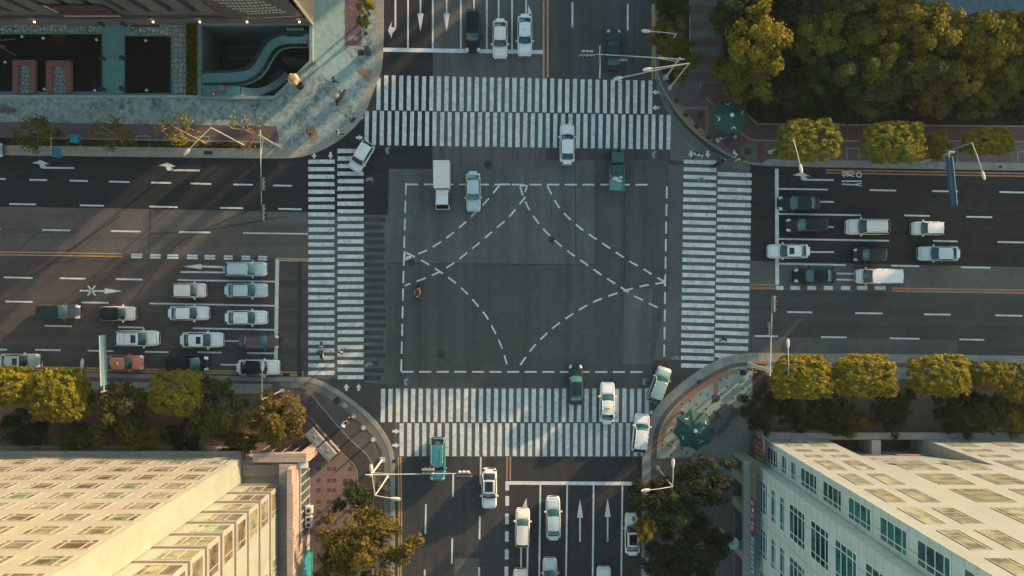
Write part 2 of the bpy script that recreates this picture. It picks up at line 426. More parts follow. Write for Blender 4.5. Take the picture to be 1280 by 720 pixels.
# blacked-out bars of the older zebra
mb = MB(); r = random.Random(3)
for k in range(22):
    y = 272 + 9.43 * k; x0 = 454.8 + r.uniform(-1, 2); x1 = 482.5 + r.uniform(-3, .5)
    if k > 16: x1 -= r.uniform(0, 8)
    mb.prism(GL([(x0, y + r.uniform(-.5, .5)), (x1, y + r.uniform(-.5, .5)), (x1, y + 5.4), (x0, y + 5.4)]), None, .021, tar2)
mb.build('blacked_out_bar_paint', road)
mb = MB()
for pts, w in ([[(374, 324), (375, 380), (373.5, 430), (374.5, 470)], .5], [[(745, 200), (745, 331)], .12], [[(484, 329), (745, 331)], .12], [[(719, 206), (720, 330)], .1],
                [[(780, 200), (781, 360)], .14], [[(688, 250), (690, 275)], .08], [[(592, 360), (590, 455)], .08], [[(385, 265), (455, 268)], .1], [[(599.5, 572), (599.5, 720)], .1], [[(349, 352), (384, 352.5)], .15], [[(349, 382.5), (375, 382)], .15], [[(349, 412), (384, 412.5)], .15], [[(349, 441), (384, 442)], .12],
                [[(188, 262), (187, 318)], .08], [[(100, 290), (48, 292), (25, 312)], .1], [[(188, 292), (260, 287), (330, 276)], .1], [[(260, 289), (300, 280), (360, 270)], .07],
                [[(100, 470), (200, 330), (230, 300), (330, 255)], .1], [[(40, 345), (150, 270)], .1], [[(688, 0), (748, 4), (748, 97)], .06], [[(866, 0), (866, 1)], .01]):
    band(mb, [p for p in GL(smooth_line(pts, 5) if len(pts) > 2 else pts)], w, .0225 + .0001 * len(mb.f), tar)
mb.build('tar_seam', road)

# ------------------------------------------------------------------ painted markings
ZP = .026
_lz = [.026]
def nz():
    _lz[0] += .00012; return _lz[0]
def zebra(name, quads):
    mb = MB(); r = random.Random(int(quads[0][0][0]))
    for q in quads:
        q = [(x + r.uniform(-.25, .25), y + r.uniform(-.25, .25)) for x, y in q]
        mb.prism(GL(q), None, ZP, P_zebra)
    return mb.build(name, road)
def lerp(a, b, t): return a + (b - a) * t
S = 9.43
zebra('zebra_crossing', [[(471 + S * k, lerp(94, 101, k / 37) + (3.5 if k == 0 else 0)), (476 + S * k, lerp(94, 101, k / 37) + (3.5 if k == 0 else 0)), (475.6 + S * k, lerp(137.6, 142.4, k / 37)), (470.6 + S * k, lerp(137.6, 142.4, k / 37))] for k in range(37)])
zebra('zebra_crossing', [[(456.2 + S * k, lerp(138.6, 144, k / 41)), (461.2 + S * k, lerp(138.6, 144, k / 41)), (460.6 + S * k, lerp(181.2, 187, k / 41)), (455.6 + S * k, lerp(181.2, 187, k / 41))] for k in range(41)])
zebra('zebra_crossing', [[(385.5, 199.5 + S * k), (418.2, 199.5 + S * k), (418.2, 204.6 + S * k), (385.5, 204.6 + S * k)] for k in range(29)])
zebra('zebra_crossing', [[(422, 186.2 + S * k), (454.6, 186.2 + S * k), (454.4, 191.2 + S * k), (421.8, 191.2 + S * k)] for k in range(31)])
zebra('zebra_crossing', [[(854.6 - .13 * k, 199.6 + S * k), (895.6 - .13 * k, 200.8 + S * k), (895.6 - .13 * k, 205.8 + S * k), (854.6 - .13 * k, 204.6 + S * k)] for k in range(28)])
zebra('zebra_crossing', [[(897.2 - .16 * k, 215.3 + S * k), (939.6 - .2 * k, 216.6 + S * k), (939.6 - .2 * k, 221.6 + S * k), (897.2 - .16 * k, 220.3 + S * k)] for k in range(25)])
zebra('zebra_crossing', [[(476.2 + S * k, 485.8), (481.4 + S * k, 485.8), (481 + S * k, 527.6), (475.8 + S * k, 527.6)] for k in range(36)])
zebra('zebra_crossing', [[(499.6 + S * k, 529), (504.8 + S * k, 529), (504.6 + S * k, 570.2), (499.4 + S * k, 570.2)] for k in range(33)])

def lines(name, segs, mat=P_white, w=2.0, z=None):     # segs: (x0,y0,x1,y1[,w]) in survey points
    mb = MB(); z = z or nz()
    for s in segs:
        ww = (s[4] if len(s) > 4 else w) / K
        band(mb, GL([(s[0], s[1]), (s[2], s[3])]), ww, z, mat)
    return mb.build(name, road)
# stop lines
lines('stop_line', [(479, 62.2, 679.5, 65.2, 5)]); lines('stop_line', [(970.8, 211, 971.5, 356, 4.6)])
lines('stop_line', [(632, 603.5, 807, 604.5, 4.4)]); lines('stop_line', [(346.8, 323, 344.8, 452, 4.6)])
# lane lines, one painted line each
for segs in (
    [(510.5, -200, 510, 60)], [(541, -200, 541, 61)], [(576, -200, 576, 61)], [(608.5, -200, 608.5, 62)], [(640.5, -200, 640, 62)],
    [(715.5, -60, 715.5, -30), (715.5, 3, 715.5, 34)], [(784.6, 5, 784.6, 38), (784.6, -60, 784.6, -28)], [(750, 57, 749.6, 98)],
    [(973, 236, 1035, 237)], [(973, 267.5, 1076, 269)], [(973, 298.6, 1111, 301)], [(973, 329.6, 1057, 331.3)],
    [(1087, 237.6, 1120, 238.3), (1165, 238.8, 1197, 239.5), (1249, 240, 1290, 241), (1330, 242, 1362, 242.6)],
    [(1130, 269.2, 1162, 270), (1208, 271, 1240, 271.6), (1290, 272.5, 1320, 273)],
    [(1166, 301, 1197, 301.8), (1247, 302.4, 1285, 303.2)], [(1114, 332, 1149, 332.8), (1201, 334, 1238, 334.7), (1290, 335.6, 1320, 336)],
    [(984, 390, 1015, 390.5), (1069, 391.3, 1103, 391.8), (1155, 392.8, 1188, 393.3), (1244, 394.1, 1278, 394.7)],
    [(943, 420, 972, 420.3), (1026, 421.2, 1058, 421.7), (1112, 422.8, 1149, 423.5), (1199, 424.2, 1230, 424.8), (1290, 426, 1320, 426.5)],
    [(-20, 223, 7, 223.8), (37, 224.7, 59, 225.3), (87, 225.8, 110, 226.3), (136.5, 227, 162, 227.6), (189, 228.2, 214, 228.8), (238, 229.3, 264, 230), (292, 230.6, 316, 231.1), (341.5, 231.8, 365, 232.3)],
    [(-60, 253, -32, 253.6), (12, 255, 45, 255.6), (100, 256.6, 130, 257.2), (187, 258.2, 222, 259), (275, 259.8, 304, 260.3), (348, 261, 377, 261.6)],
    [(-30, 286, 1, 286.6), (53, 287.5, 88, 288.1), (139, 288.8, 176, 289.5), (224, 290, 263, 290.6), (304, 291.3, 385, 292.3, 1.6)],
    [(5, 346.6, 41, 347.5), (75, 347.8, 107, 348.4), (145, 348.8, 178, 349.4)], [(226, 340, 283, 340.6)], [(222, 350, 344, 352)],
    [(7, 376.8, 41, 377.4), (102, 378, 136, 378.6), (187, 379.2, 344, 382.2)], [(56, 407.2, 90, 407.9), (148, 408.8, 180, 409.5), (241, 410.3, 344, 412.3)],
    [(-20, 436.6, 9, 437), (44, 437.2, 76, 437.8), (110, 438.3, 142, 439), (181, 439.6, 211, 440.2), (247, 440.2, 277, 440.8), (309, 441.2, 344, 441.8)],
    [(675.5, 606, 673.4, 760)], [(709, 606, 707, 760)], [(742, 606, 740.4, 760)], [(778, 606, 776, 760)],
    [(601, 571, 600.6, 605), (599.8, 645, 599.4, 674), (599, 709, 598.8, 740)], [(566.6, 592, 566.2, 621), (565.4, 673, 564.8, 704)], [(532.4, 630, 531.8, 667), (531, 712, 530.6, 745)],
): lines('lane_line', segs)
# stalks of lane arrows that run under queueing cars
for x in (592.5, 623.3): lines('arrow_stalk', [(x, -60, x, 30)])
lines('arrow_stalk', [(657.6, -60, 657.6, 20)])
for s in ((1022, 252, 1042, 252.4), (1030, 283.6, 1042, 283.8), (1010, 315, 1042, 315.2), (276, 426, 305, 426.4), (276, 455.8, 300, 456.2)): lines('arrow_stalk', [s])
lines('arrow_stalk', [(1040, 341.8, 1072, 342.3), (1040, 349.4, 1072, 350)]); lines('arrow_stalk', [(651.6, 680, 651, 725), (659.6, 680, 659, 725)])
# centre lines
lines('double_yellow_line', [(679.5, -300, 679.5, 97, 2), (684.6, -300, 684.6, 97, 2)], P_yel)
lines('double_yellow_line', [(1115, 360.3, 1700, 369, 1.7), (1115, 363.6, 1700, 372.4, 1.7)], P_red)
lines('double_yellow_line', [(-400, 309, 153, 317.2, 1.4), (-400, 312.4, 153, 320.6, 1.4)], P_yel)
lines('double_yellow_line', [(634, 571, 633.6, 600, 2), (638, 571, 637.6, 600, 2)], P_red)
lines('double_yellow_line', [(938, 355.8, 970, 356.2, 1.6), (938, 360, 975, 360.4, 1.6)], P_red)
lines('yellow_end_line', [(345, 323.2, 385, 324, 2)], P_yel); lines('yellow_end_line', [(348, 325.6, 385, 326.2, 1.4)], P_thin)
lines('dashed_centre_line', [(a, 318.2 + .5 * k * .8, b, 318.4 + .5 * k * .8, 2.4) for k, (a, b) in enumerate(((164, 178), (188, 201), (209, 223), (234, 247), (256, 269), (280, 291), (302, 313), (323, 334)))] +
      [(a, 321.4 + .5 * k * .8, b, 321.6 + .5 * k * .8, 2.4) for k, (a, b) in enumerate(((164, 178), (188, 201), (209, 223), (234, 247), (256, 269), (280, 291), (302, 313), (323, 334)))])
lines('dashed_centre_line', [(a, 359.8, b, 360, 5) for a, b in ((970, 979), (988, 1000), (1009, 1020), (1029.5, 1041), (1051, 1062.5), (1071, 1084), (1093, 1107))])
lines('dashed_centre_line', [(634, 602, 634, 613, 4.6), (634, 620, 634, 632, 4.6), (633.8, 642, 633.8, 655, 4.6), (633.6, 664, 633.6, 677, 4.6), (633.4, 686.5, 633.4, 699, 4.6), (633, 708, 633, 722, 4.6)])
# kerbside no-stopping lines
def kerb_lines(pts, offs, mat, w=.16):
    mb = MB()
    for o in offs:
        L, R = strip_pts(GL(pts), abs(o), 1 if o > 0 else -1)
        band(mb, L if o > 0 else R, w, .022, mat)
    return mb.build('kerbside_line', road)
kerb_lines(NEk[-8:], (-.5 + .2, -.62), P_red); kerb_lines([(815.2, -300), (815.2, 99)], (.05, .38), P_yel)
kerb_lines([(497.5, 571), (498.5, 650), (497, 760)], (.05, .32), P_yel); kerb_lines([(808.8, 571), (807, 760)], (.05, .32), P_red)
kerb_lines([(936, 449.5), (1280, 453.2), (1700, 460)], (.02, .3), P_red); kerb_lines([(0, 461), (380, 469)], (.02, .3), P_yel)

# dashed guide lines in the box
GUIDES = (
    [(508, 230.5), (815, 231)], [(507.5, 229), (505, 320), (501.5, 465)], [(502, 464.6), (811, 465)], [(833.5, 233), (832, 320), (830, 455)],
    [(624, 232), (612, 247), (597, 263), (582.5, 277), (566.5, 291), (550, 303), (531, 314), (508, 322)],
    [(657, 246), (649.5, 255), (635.5, 272), (617.5, 287.5), (598, 304.5), (580, 319), (562.5, 332), (547, 341), (528, 349), (506, 357)],
    [(508, 316), (530.5, 327.5), (549, 339), (566, 351), (582, 365), (595.5, 380), (609, 397), (619, 416), (627.5, 435), (635.5, 462)],
    [(650, 233), (656.5, 252), (665, 267.5), (679, 286), (695, 302), (712.5, 316), (731, 329), (748, 341), (763, 351), (776, 359), (791, 369), (805, 376), (819, 383), (831, 387)],
    [(684, 232), (696, 255), (709.5, 271), (726.5, 286), (743, 297.5), (758, 307.5), (773, 317.5), (787.5, 327), (802, 335), (815, 343), (830, 352)],
    [(831, 353), (805, 357), (791, 360.5), (772.5, 366), (750, 374), (733, 382), (718, 391), (703, 401), (690, 411), (677, 423), (664, 437), (645, 464)])
def dashed(pts, on=11.5, period=20.5, w=2.0, first=0.0):
    P = GL(smooth_line(pts, 8)); mb = MB()
    d = [0]
    for i in range(1, len(P)): d.append(d[-1] + (P[i] - P[i - 1]).length)
    def at(s):
        for i in range(1, len(P)):
            if s <= d[i]: return P[i - 1].lerp(P[i], (s - d[i - 1]) / max(d[i] - d[i - 1], 1e-6))
        return P[-1]
    s = first; zz = nz()
    while s < d[-1]:
        e = min(s + on / K, d[-1])
        if e - s > .2: band(mb, [at(lerp(s, e, t / 3)) for t in range(4)], w / K, zz, P_white)
        s += period / K
    mb.build('dashed_guide_line', road)
for i, g in enumerate(GUIDES): dashed(g, 15 if i < 4 else 12, 22 if i < 4 else 20.3)
lines('guide_mark', [(650, 232, 659, 232), (659, 232, 656.5, 240), (625, 230.5, 638, 230.5), (506, 314, 506, 325), (506, 324.5, 514, 322), (831, 347, 831, 358)])

# turn arrows
def arrow(name, polys, parent=road):
    mb = MB()
    for p in polys: mb.prism(GL(p), None, ZP, P_white)
    return mb.build(name, road)
def straight(x, tail, tip, w=1.8, hw=3.8, hl=23):       # pointing along the picture's vertical
    s = 1 if tip > tail else -1
    arrow('straight_arrow', [[(x - w / 2, tail), (x + w / 2, tail), (x + w / 2, tip - s * hl), (x - w / 2, tip - s * hl)], [(x - hw, tip - s * hl), (x + hw, tip - s * hl), (x, tip)]])
straight(525.6, -80, 40); straight(558.3, -80, 40); straight(725, 677, 624); straight(759.5, 677, 623)
arrow('turn_arrow', [rect(493.2, -80, 495.4, 36), [(495.4, 36), (493, 34), (488.8, 34), (490.5, 26), (485, 37.5), (489.5, 48.5), (490.6, 42), (495.2, 36)]])
arrow('turn_arrow', [[(660, 6), (660, 18), (665.5, 20), (663, 12)]]); arrow('turn_arrow', [[(652, 636), (658, 622.5), (659, 634), (660.5, 640), (655, 640)]])
def side_arrow(x, y, w):       # bends up to the kerb side, travels to the left
    arrow('turn_arrow', [[(x, y + 4), (x + 11, y), (x + 22, y + 5.5), (x + 15, y + 5.3), (x + 19, y + 9), (x + 16, y + 11), (x + 10.6, y + 9.6), (x + 9.6, y + 5.2)], [(x + 16, y + 8.6), (x + w, y + 9), (x + w, y + 11.2), (x + 16, y + 10.8)]])
side_arrow(40, 200, 53); side_arrow(198, 203, 52); side_arrow(991, 215, 51)
arrow('straight_arrow', [[(229, 333), (252, 330), (252, 336.5)], [(252, 331.8), (278, 332.6), (281, 335), (281, 338.8), (279, 338.8), (279, 335.2), (252, 334.2)]])
arrow('straight_arrow', [[(153.5, 364), (131, 360.4), (131, 367.2)], [(100, 362.4), (131, 362.8), (131, 364.8), (100, 364.2)], [(109, 357), (111.5, 357), (120.5, 369.4), (118, 369.4)], [(118, 357), (120.5, 357), (111, 369.4), (108.5, 369.4)]])
# small arrows beside the zebras
def small(x, y, ang):
    c, s = math.cos(math.radians(ang)), math.sin(math.radians(ang))
    f = lambda u, v: (x + u * c + v * s, y - u * s + v * c)
    arrow('small_arrow', [[f(5, 0), f(0, -3.4), f(0, 3.4)], [f(0, -1.5), f(0, 1.5), f(-4, 1.5), f(-4, -1.5)]])
for a in ((450, 147, 0), (449, 172, 0), (392.7, 194, 270), (413.3, 194, 270), (820, 115.4, 180), (820, 134.6, 180), (863.6, 192.5, 270), (884.6, 192.5, 270), (433, 484.5, 90), (448.4, 484.5, 90), (901, 450, 90), (921.6, 450, 90), (815.5, 516, 180), (494.5, 539, 0), (494.5, 556.6, 0)): small(*a)
# bicycle emblems on the road
def bike_mark(x, y, ang, k=1.0, z=ZP):
    c, s = math.cos(math.radians(ang)), math.sin(math.radians(ang)); mb = MB()
    f = lambda u, v: (x + (u * c + v * s) * k, y + (-u * s + v * c) * k)
    for cx in (-3, 3):
        ring = [f(cx + 1.6 * math.cos(t * math.pi / 5), .9 + 1.6 * math.sin(t * math.pi / 5)) for t in range(11)]
        band(mb, GL(ring), .06 * k, z, P_thin)
    for seg in (((-3, .9), (-1.2, -1.6)), ((-1.2, -1.6), (2, -1.6)), ((2, -1.6), (3, .9)), ((-1.2, -1.6), (.2, .9)), ((.2, .9), (2, -1.6)), ((-3, .9), (.2, .9)), ((1.5, -2.4), (2.8, -2.2))):
        band(mb, GL([f(*seg[0]), f(*seg[1])]), .06 * k, z, P_thin)
    return mb.build('bicycle_mark', road)
for b in ((462, 224, 0), (484, 188, 80), (817, 193, 80), (507, 477, 80), (844, 447, 0), (805, 477, 80), (876, 224, 0), (461, 455, 10)): bike_mark(*b)
# lettering on the eastern bus lane
mb = MB(); zz = ZP
for a, b, w in (((1052, 226.5), (1077, 226.5), 1.7), ((1052, 230.3), (1072, 231), 1.7), ((1069, 230.6), (1077, 229), 1.2), ((1070, 231), (1077, 232.4), 1.4), ((1052, 214.8), (1068, 214.8), 1.3), ((1054.8, 216), (1054.8, 222), 1.2), ((1052, 218.8), (1058, 218.8), 1.2),
                ((1057, 217), (1068, 221.2), 1.3), ((1058, 220.4), (1068, 217), 1.3), ((1057, 216.4), (1063, 216.4), .9)):
    zz += .0006; band(mb, GL([a, b]), w / K, zz, P_white)
band(mb, GL([(1073.6 + 3 * math.cos(t * math.pi / 8), 218.4 + 3 * math.sin(t * math.pi / 8)) for t in range(17)]), .15, ZP, P_white)
mb.build('road_lettering', road)
for x, y, r_ in ((610, 206, .5), (514, 328, .42), (357.5, 471.3, .5), (690, 300, .4), (240, 199, .42), (551, 443, .5), (350, 207, .45)):
    m_ = MB(); p = G(x, y); m_.lathe([(r_, .019), (r_ * .98, .023)], M_iron, 18, (p.x, p.y, 0)); m_.build('manhole_cover', road)
# ------------------------------------------------------------------ pavements (each corner a raised block with a stone kerb)
ZT = .12
def kerb(name, line, w, mat, side, parent):
    P = GL(line); mb = MB(); L, R = strip_pts(P, w, side)
    for i in range(len(P) - 1):
        a, b, c, d = [q.copy() for q in (R[i], R[i + 1], L[i + 1], L[i])]
        for q in (a, b, c, d): q.z = ZT + .004
        mb.quad(a, b, c, d, mat)
        lo0, lo1 = P[i].copy(), P[i + 1].copy(); hi0, hi1 = lo0.copy(), lo1.copy(); hi0.z = hi1.z = ZT + .004
        mb.quad(lo0, lo1, hi1, hi0, mat); mb.quad(hi0, hi1, lo1, lo0, mat) if False else None
    return mb.build(name, parent)
def block(name, line, closing, mat, label, hole=None):
    mb = MB()
    if hole: holed(mb, line + closing, hole, ZT, mat)
    else: mb.prism(GL(line + closing), None, ZT, mat)
    o = mb.build(name); return tag(o, label, 'pavement', kind='structure')
NW = block('pavement', NWk, [(-900, -300)], M_plaza, 'mottled blue green stone plaza pavement round the ponds', pit)
kerb('kerb', NWk, .9, M_cream, 1, NW)
NE = block('pavement', NEk, [(2200, -300)], M_pav, 'brown and red paved corner with striped footpath beside the grove')
kerb('kerb', NEk, .22, M_kerb, 1, NE)
SW = block('pavement', SWk, [(-900, 1100)], M_brn, 'brown paved corner with dark curving footpath and tile squares')
kerb('kerb', SWk, .5, M_kerb, -1, SW)
SE = block('pavement', SEk, [(2200, 1100)], M_pav, 'pale green paved corner with orange tactile arc')
kerb('kerb', SEk, 1.0, M_kerb, -1, SE)
_sz = [ZT + .004]
def on(parent, name, poly, mat, dz=None):
    _sz[0] += .0004
    return sheet(name, [poly] if not isinstance(poly[0], list) else poly, _sz[0], mat, parent)
def lineon(parent, name, pts, w, mat):
    _sz[0] += .0004; mb = MB(); band(mb, GL(pts), w, _sz[0], mat); return mb.build(name, parent)
# north-west
on(NW, 'granite_field', [(391, -300), (430, -300), (430, 60), (448, 90), (440, 130), (400, 90), (391, 70)], M_plazaL)
on(NW, 'footpath', [(-900, 145), (0, 152.5), (346, 158), (350, 179), (325, 178), (0, 172), (-900, 158)], M_redpath)
on(NW, 'planting_strip', [(-900, 160), (55, 173), (332, 178.5), (326, 186), (55, 182.5), (-900, 168)], M_soil)
on(NW, 'kerb_walk', [(-900, 168.5), (0, 181.5), (55, 182.8), (326, 186.4), (352, 184), (395, 186), (380, 196), (320, 196.6), (0, 192.6), (-900, 177)], M_cream)
lineon(NW, 'strip_edging', [(55, 172.6), (200, 175.5), (332, 177.8)], .14, M_line)
on(NW, 'cycle_path', [(432, -300), (452, -300), (452, 58), (431.5, 57)], M_redpath)
mk = bike_mark(442, 47.5, 0, 1.3, .132); mk.parent = NW
on(NW, 'tan_paving', [(444, 88), (466, 86), (461, 104)], M_tan); on(NW, 'tan_paving', [(382, 160), (392, 157), (399, 172), (390, 181)], M_tan)
on(NW, 'drain_grate', rect(255.5, 189, 266, 193.5), M_iron); on(NW, 'drain_grate', [(437, 152), (443, 146), (446, 149), (440, 154.5)], M_iron)
on(NW, 'manhole_cover', rect(447.5, 62.5, 455, 70), M_iron)
for k in (93.5, 179, 254): lineon(NW, 'tree_pit_frame', [(k - 8, 183.5), (k - 8, 168 + k * .012), (k + 8, 168 + k * .012), (k + 8, 183.5)], .14, M_line)
# the strip in front of the building: slate walk, ponds, cobbles
on(NW, 'slate_walk', [(-900, 27), (391, 27), (391, 33), (253, 33), (253, 122), (-900, 122)], M_walk)
on(NW, 'cobble_strip', [(-900, 28), (122, 30), (122, 43), (-900, 41)], M_cob); on(NW, 'cobble_strip', [(164, 30), (216, 32), (216, 45.5), (164, 45)], M_cob)
on(NW, 'flagstone_strip', [(215.5, 32), (238, 32), (238, 120), (215.5, 120)], M_cob2)
on(NW, 'bed_soil', [(233, 30), (252, 32), (252, 120), (233, 120)], M_soil)
for x0, x1, y in ((-900, 20, 26.5), (43, 61, 27), (86, 123, 28.5), (164.5, 200, 30)): on(NW, 'bed_soil', [(x0, y - 3), (x1, y - 3), (x1, y + 4), (x0, y + 4)], M_soil)
def pond(name, x0, x1, y0, y1, label):
    mb = MB(); p0 = G(x0, y1); p1 = G(x1, y0)
    t = thing(name, label, 'pond', ((p0.x + p1.x) / 2, (p0.y + p1.y) / 2, ZT))
    w, h = (p1.x - p0.x) / 2, (p1.y - p0.y) / 2
    mb.box(-w, w, -h, h, .002, .045, M_pond); mb.build('water', t)
    e = MB()
    for a in ((-w - .1, -w, -h - .1, h + .1), (w, w + .1, -h - .1, h + .1), (-w, w, -h - .1, -h), (-w, w, h, h + .1)): e.box(*a, .002, .1, M_dark if a[0] < 0 and a[1] < 0 else plain('pond edge', (.10, .17, .155), .7))
    e.build('edging', t); return t
pond('pond', -420, 128.5, 43.5, 115, 'long black rectangular pond crossed by two red brick frames')
pond('pond', 158, 214.5, 46, 117, 'small square black pond between slate walk and flagstones')
mb = MB(); p0, p1 = G(-900, 119), G(252, 122.6)
o = mb; mb.box(p0.x, p1.x, p1.y - .05, p1.y + .22, ZT, ZT + .35, plain('low wall', (.30, .33, .30), .7, .15))
tag(mb.build('low_wall'), 'long thin pale low wall along the south side of the ponds', 'wall')
# sunken court
cx, cy = G(321, 78).xy
court = thing('sunken_court', 'deep sunken court with curving blue green footbridge at the plaza corner', 'courtyard', (0, 0, 0))
mb = MB(); P = GL(pit); zb = -5.2
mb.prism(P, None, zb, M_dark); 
n = len(P)
for i in range(n):
    a, b = P[i], P[(i + 1) % n]
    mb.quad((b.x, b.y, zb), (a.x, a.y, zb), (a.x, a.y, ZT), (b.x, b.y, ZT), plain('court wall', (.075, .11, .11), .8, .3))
mb.build('pit', court)
mb = MB()       # parapet round the edge
par = plain('parapet stone', (.15, .22, .205), .7, .15)
ring = P + [P[0]]
for i in range(n):
    a, b = ring[i], ring[i + 1]; d = (b - a).normalized(); nr = Vector((-d.y, d.x, 0))
    q = [a - nr * .05 - d * .02, b - nr * .05 + d * .02, b + nr * .32 + d * .1, a + nr * .32 - d * .1]
    mb.prism(q, ZT, ZT + .5 + .004 * i, par)
mb.build('parapet', court)
S_mid = [(258, 99.5), (285, 99), (305, 97.5), (318, 92), (327, 82), (335, 68), (345, 56.5), (360, 51.5), (376, 51), (386.5, 51)]
sm = smooth_line(S_mid, 6)
mb = MB(); Pm = GL(sm)
L, R = strip_pts(Pm, 1.12); 
deck = tiles('bridge deck', (.14, .34, .30), (.17, .39, .345), (.07, .18, .165), .18, 2.4, .012, 0, .3, .8)
Lx, Rx = strip_pts(Pm, 1.45, 0)
for i in range(len(Pm) - 1):
    for zt, fl in ((.10, 1), (-.3, 0)):
        a, b, c, d = [q.copy() for q in (Rx[i], Rx[i + 1], Lx[i + 1], Lx[i])]
        for q in (a, b, c, d): q.z = zt
        mb.quad(a, b, c, d, deck)
    for A in (Lx, Rx):
        mb.quad((A[i].x, A[i].y, -.3), (A[i + 1].x, A[i + 1].y, -.3), (A[i + 1].x, A[i + 1].y, .1), (A[i].x, A[i].y, .1), deck)
mb.build('footbridge_deck', court)
for A in (Lx, Rx):
    mb = MB()
    for i in range(0, len(A) - 1):
        mb.tube((A[i].x, A[i].y, 1.1), (A[i + 1].x, A[i + 1].y, 1.1), .045, .045, M_black, 6)
        mb.quad((A[i].x, A[i].y, .1), (A[i + 1].x, A[i + 1].y, .1), (A[i + 1].x, A[i + 1].y, 1.05), (A[i].x, A[i].y, 1.05), plain('rail panel', (.02, .03, .032), .3))
        if i % 3 == 0: mb.tube((A[i].x, A[i].y, .1), (A[i].x, A[i].y, 1.1), .03, .03, M_black, 6)
    mb.build('railing', court)
# landing and the curved stair below the bridge
mb = MB(); mb.prism(GL([(253.5, 92), (276, 92.5), (276, 107), (300, 108), (300, 121), (253.5, 121)]), -.3, .09, deck)
mb.build('landing', court)
stm = plain('stair stone', (.22, .32, .31), .75, .2); mb = MB()
for k in range(17):
    t = k / 16; x = lerp(301, 352, t); yb = 119.5 - 30 * t ** 2.2; w = 3.4
    dx, dy = .16 + .6 * t, -1 + .1 * t; ln = 11
    a = [(x, yb), (x + w * (1 - .3 * t), yb - w * t * .8), (x + w * (1 - .3 * t) - ln * .75 * t, yb - w * t * .8 - ln * (1 - .55 * t)), (x - ln * .75 * t, yb - ln * (1 - .55 * t))]
    mb.prism(GL(a), zb, -.17 * k - .06, stm)
mb.build('curved_stair', court)
mb = MB()
for k in range(14):
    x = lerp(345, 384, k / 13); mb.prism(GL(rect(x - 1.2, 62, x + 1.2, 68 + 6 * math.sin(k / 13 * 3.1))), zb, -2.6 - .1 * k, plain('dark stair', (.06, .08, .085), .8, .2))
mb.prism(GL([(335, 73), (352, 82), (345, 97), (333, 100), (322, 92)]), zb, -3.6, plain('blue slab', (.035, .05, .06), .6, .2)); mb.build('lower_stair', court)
mb = MB()
for k in range(18):
    x = lerp(278, 322, k / 17); p, q = G(x, 50), G(x, 66); mb.tube((p.x, p.y, -2.2), (q.x, q.y, -2.2), .04, .04, plain('blue bar', (.03, .05, .075), .5), 5)
for y in (50, 66): p, q = G(277, y), G(323, y); mb.tube((p.x, p.y, -2.2), (q.x, q.y, -2.2), .05, .05, plain('blue bar', (.03, .05, .075), .5), 5)
mb.build('lower_fence', court)
mb = MB()
for k in range(14): x = lerp(359, 379, k / 13); p, q = G(x, 35.5), G(x, 46); mb.box(p.x - .06, p.x + .06, q.y, p.y, .02, .1 - .01 * 0, stm)
mb.prism(GL(rect(357, 35, 379, 46.5)), -.3, .015, M_dark); mb.build('grille', court)

# north-east
on(NE, 'tree_bed', [(821, -300), (862, -300), (862, 62), (857, 100), (834, 104), (824, 84)], M_soil)
on(NE, 'grove_soil', [(903, -300), (2200, -300), (2200, 168), (1280, 157), (948, 154.5), (938, 146), (914, 122), (903, 104)], M_soil)
ys = [-300] + [-3 - 10.4 * k for k in range(9, -1, -1)] + [7, 17.9, 27.8, 38.3, 48.8, 58.8, 69.4, 80, 91, 101.5, 112]
for i in range(len(ys) - 1): on(NE, 'path_band', [(862.6, ys[i]), (898, ys[i]), (898, ys[i + 1]), (862.6, ys[i + 1])], M_bandR if i % 2 == 1 else M_bandG)
lineon(NE, 'path_edging', [(862, -300), (862, 62), (861.5, 80)], .1, M_line); lineon(NE, 'path_edging', [(900.5, -300), (901, 105), (911, 120)], .22, M_pavR)
on(NE, 'dark_red_path', smooth_line([(875.5, 105), (878, 118), (892, 131)], 4) + [(912, 121), (897.5, 105)], M_pavR)
on(NE, 'dark_red_path', [(936, 146.5), (945.5, 156), (1280, 159), (2200, 172), (2200, 190), (1280, 176.5), (945, 175.6), (932, 170), (924.5, 164)], M_pavR)
lineon(NE, 'pink_edging', smooth_line([(875, 105), (878, 118), (892, 131)], 4), .12, M_pinkline); lineon(NE, 'pink_edging', smooth_line([(924.5, 164), (932, 171), (945, 175.8), (1280, 177), (1600, 181)], 3), .12, M_pinkline)
lineon(NE, 'pink_edging', [(936, 146), (945.5, 155.4), (1280, 158.4), (1600, 162)], .12, M_pinkline); lineon(NE, 'pink_edging', [(897.5, 105), (912, 121)], .14, M_pavR)
on(NE, 'diagonal_paving', [(856, 132), (879, 112), (884, 122), (866, 134)], M_bandR); on(NE, 'diagonal_paving', [(852, 130), (876, 109), (878, 113), (857, 131)], M_bandG)
on(NE, 'diagonal_paving', [(902, 180), (916, 165), (930, 172), (938, 180), (925, 196)], M_bandR); on(NE, 'diagonal_paving', [(925, 184), (945, 177), (945, 200), (926, 196)], M_bandG)
on(NE, 'diagonal_paving', [(945, 177), (954, 177), (954, 203), (945, 202)], M_pavR); on(NE, 'diagonal_paving', [(884, 136), (892, 134), (890, 158), (884, 166)], M_bandG); on(NE, 'diagonal_paving', [(855, 138), (880, 139), (880, 167), (870, 158)], M_bandR)
lineon(NE, 'tactile_strip', smooth_line([(843, 124), (849.5, 137), (860, 150), (874, 163.5), (891, 178)], 4), .66, M_tan)
lineon(NE, 'tactile_strip', [(851, 135.4), (883, 135.4), (883, 169)], .26, M_tan)
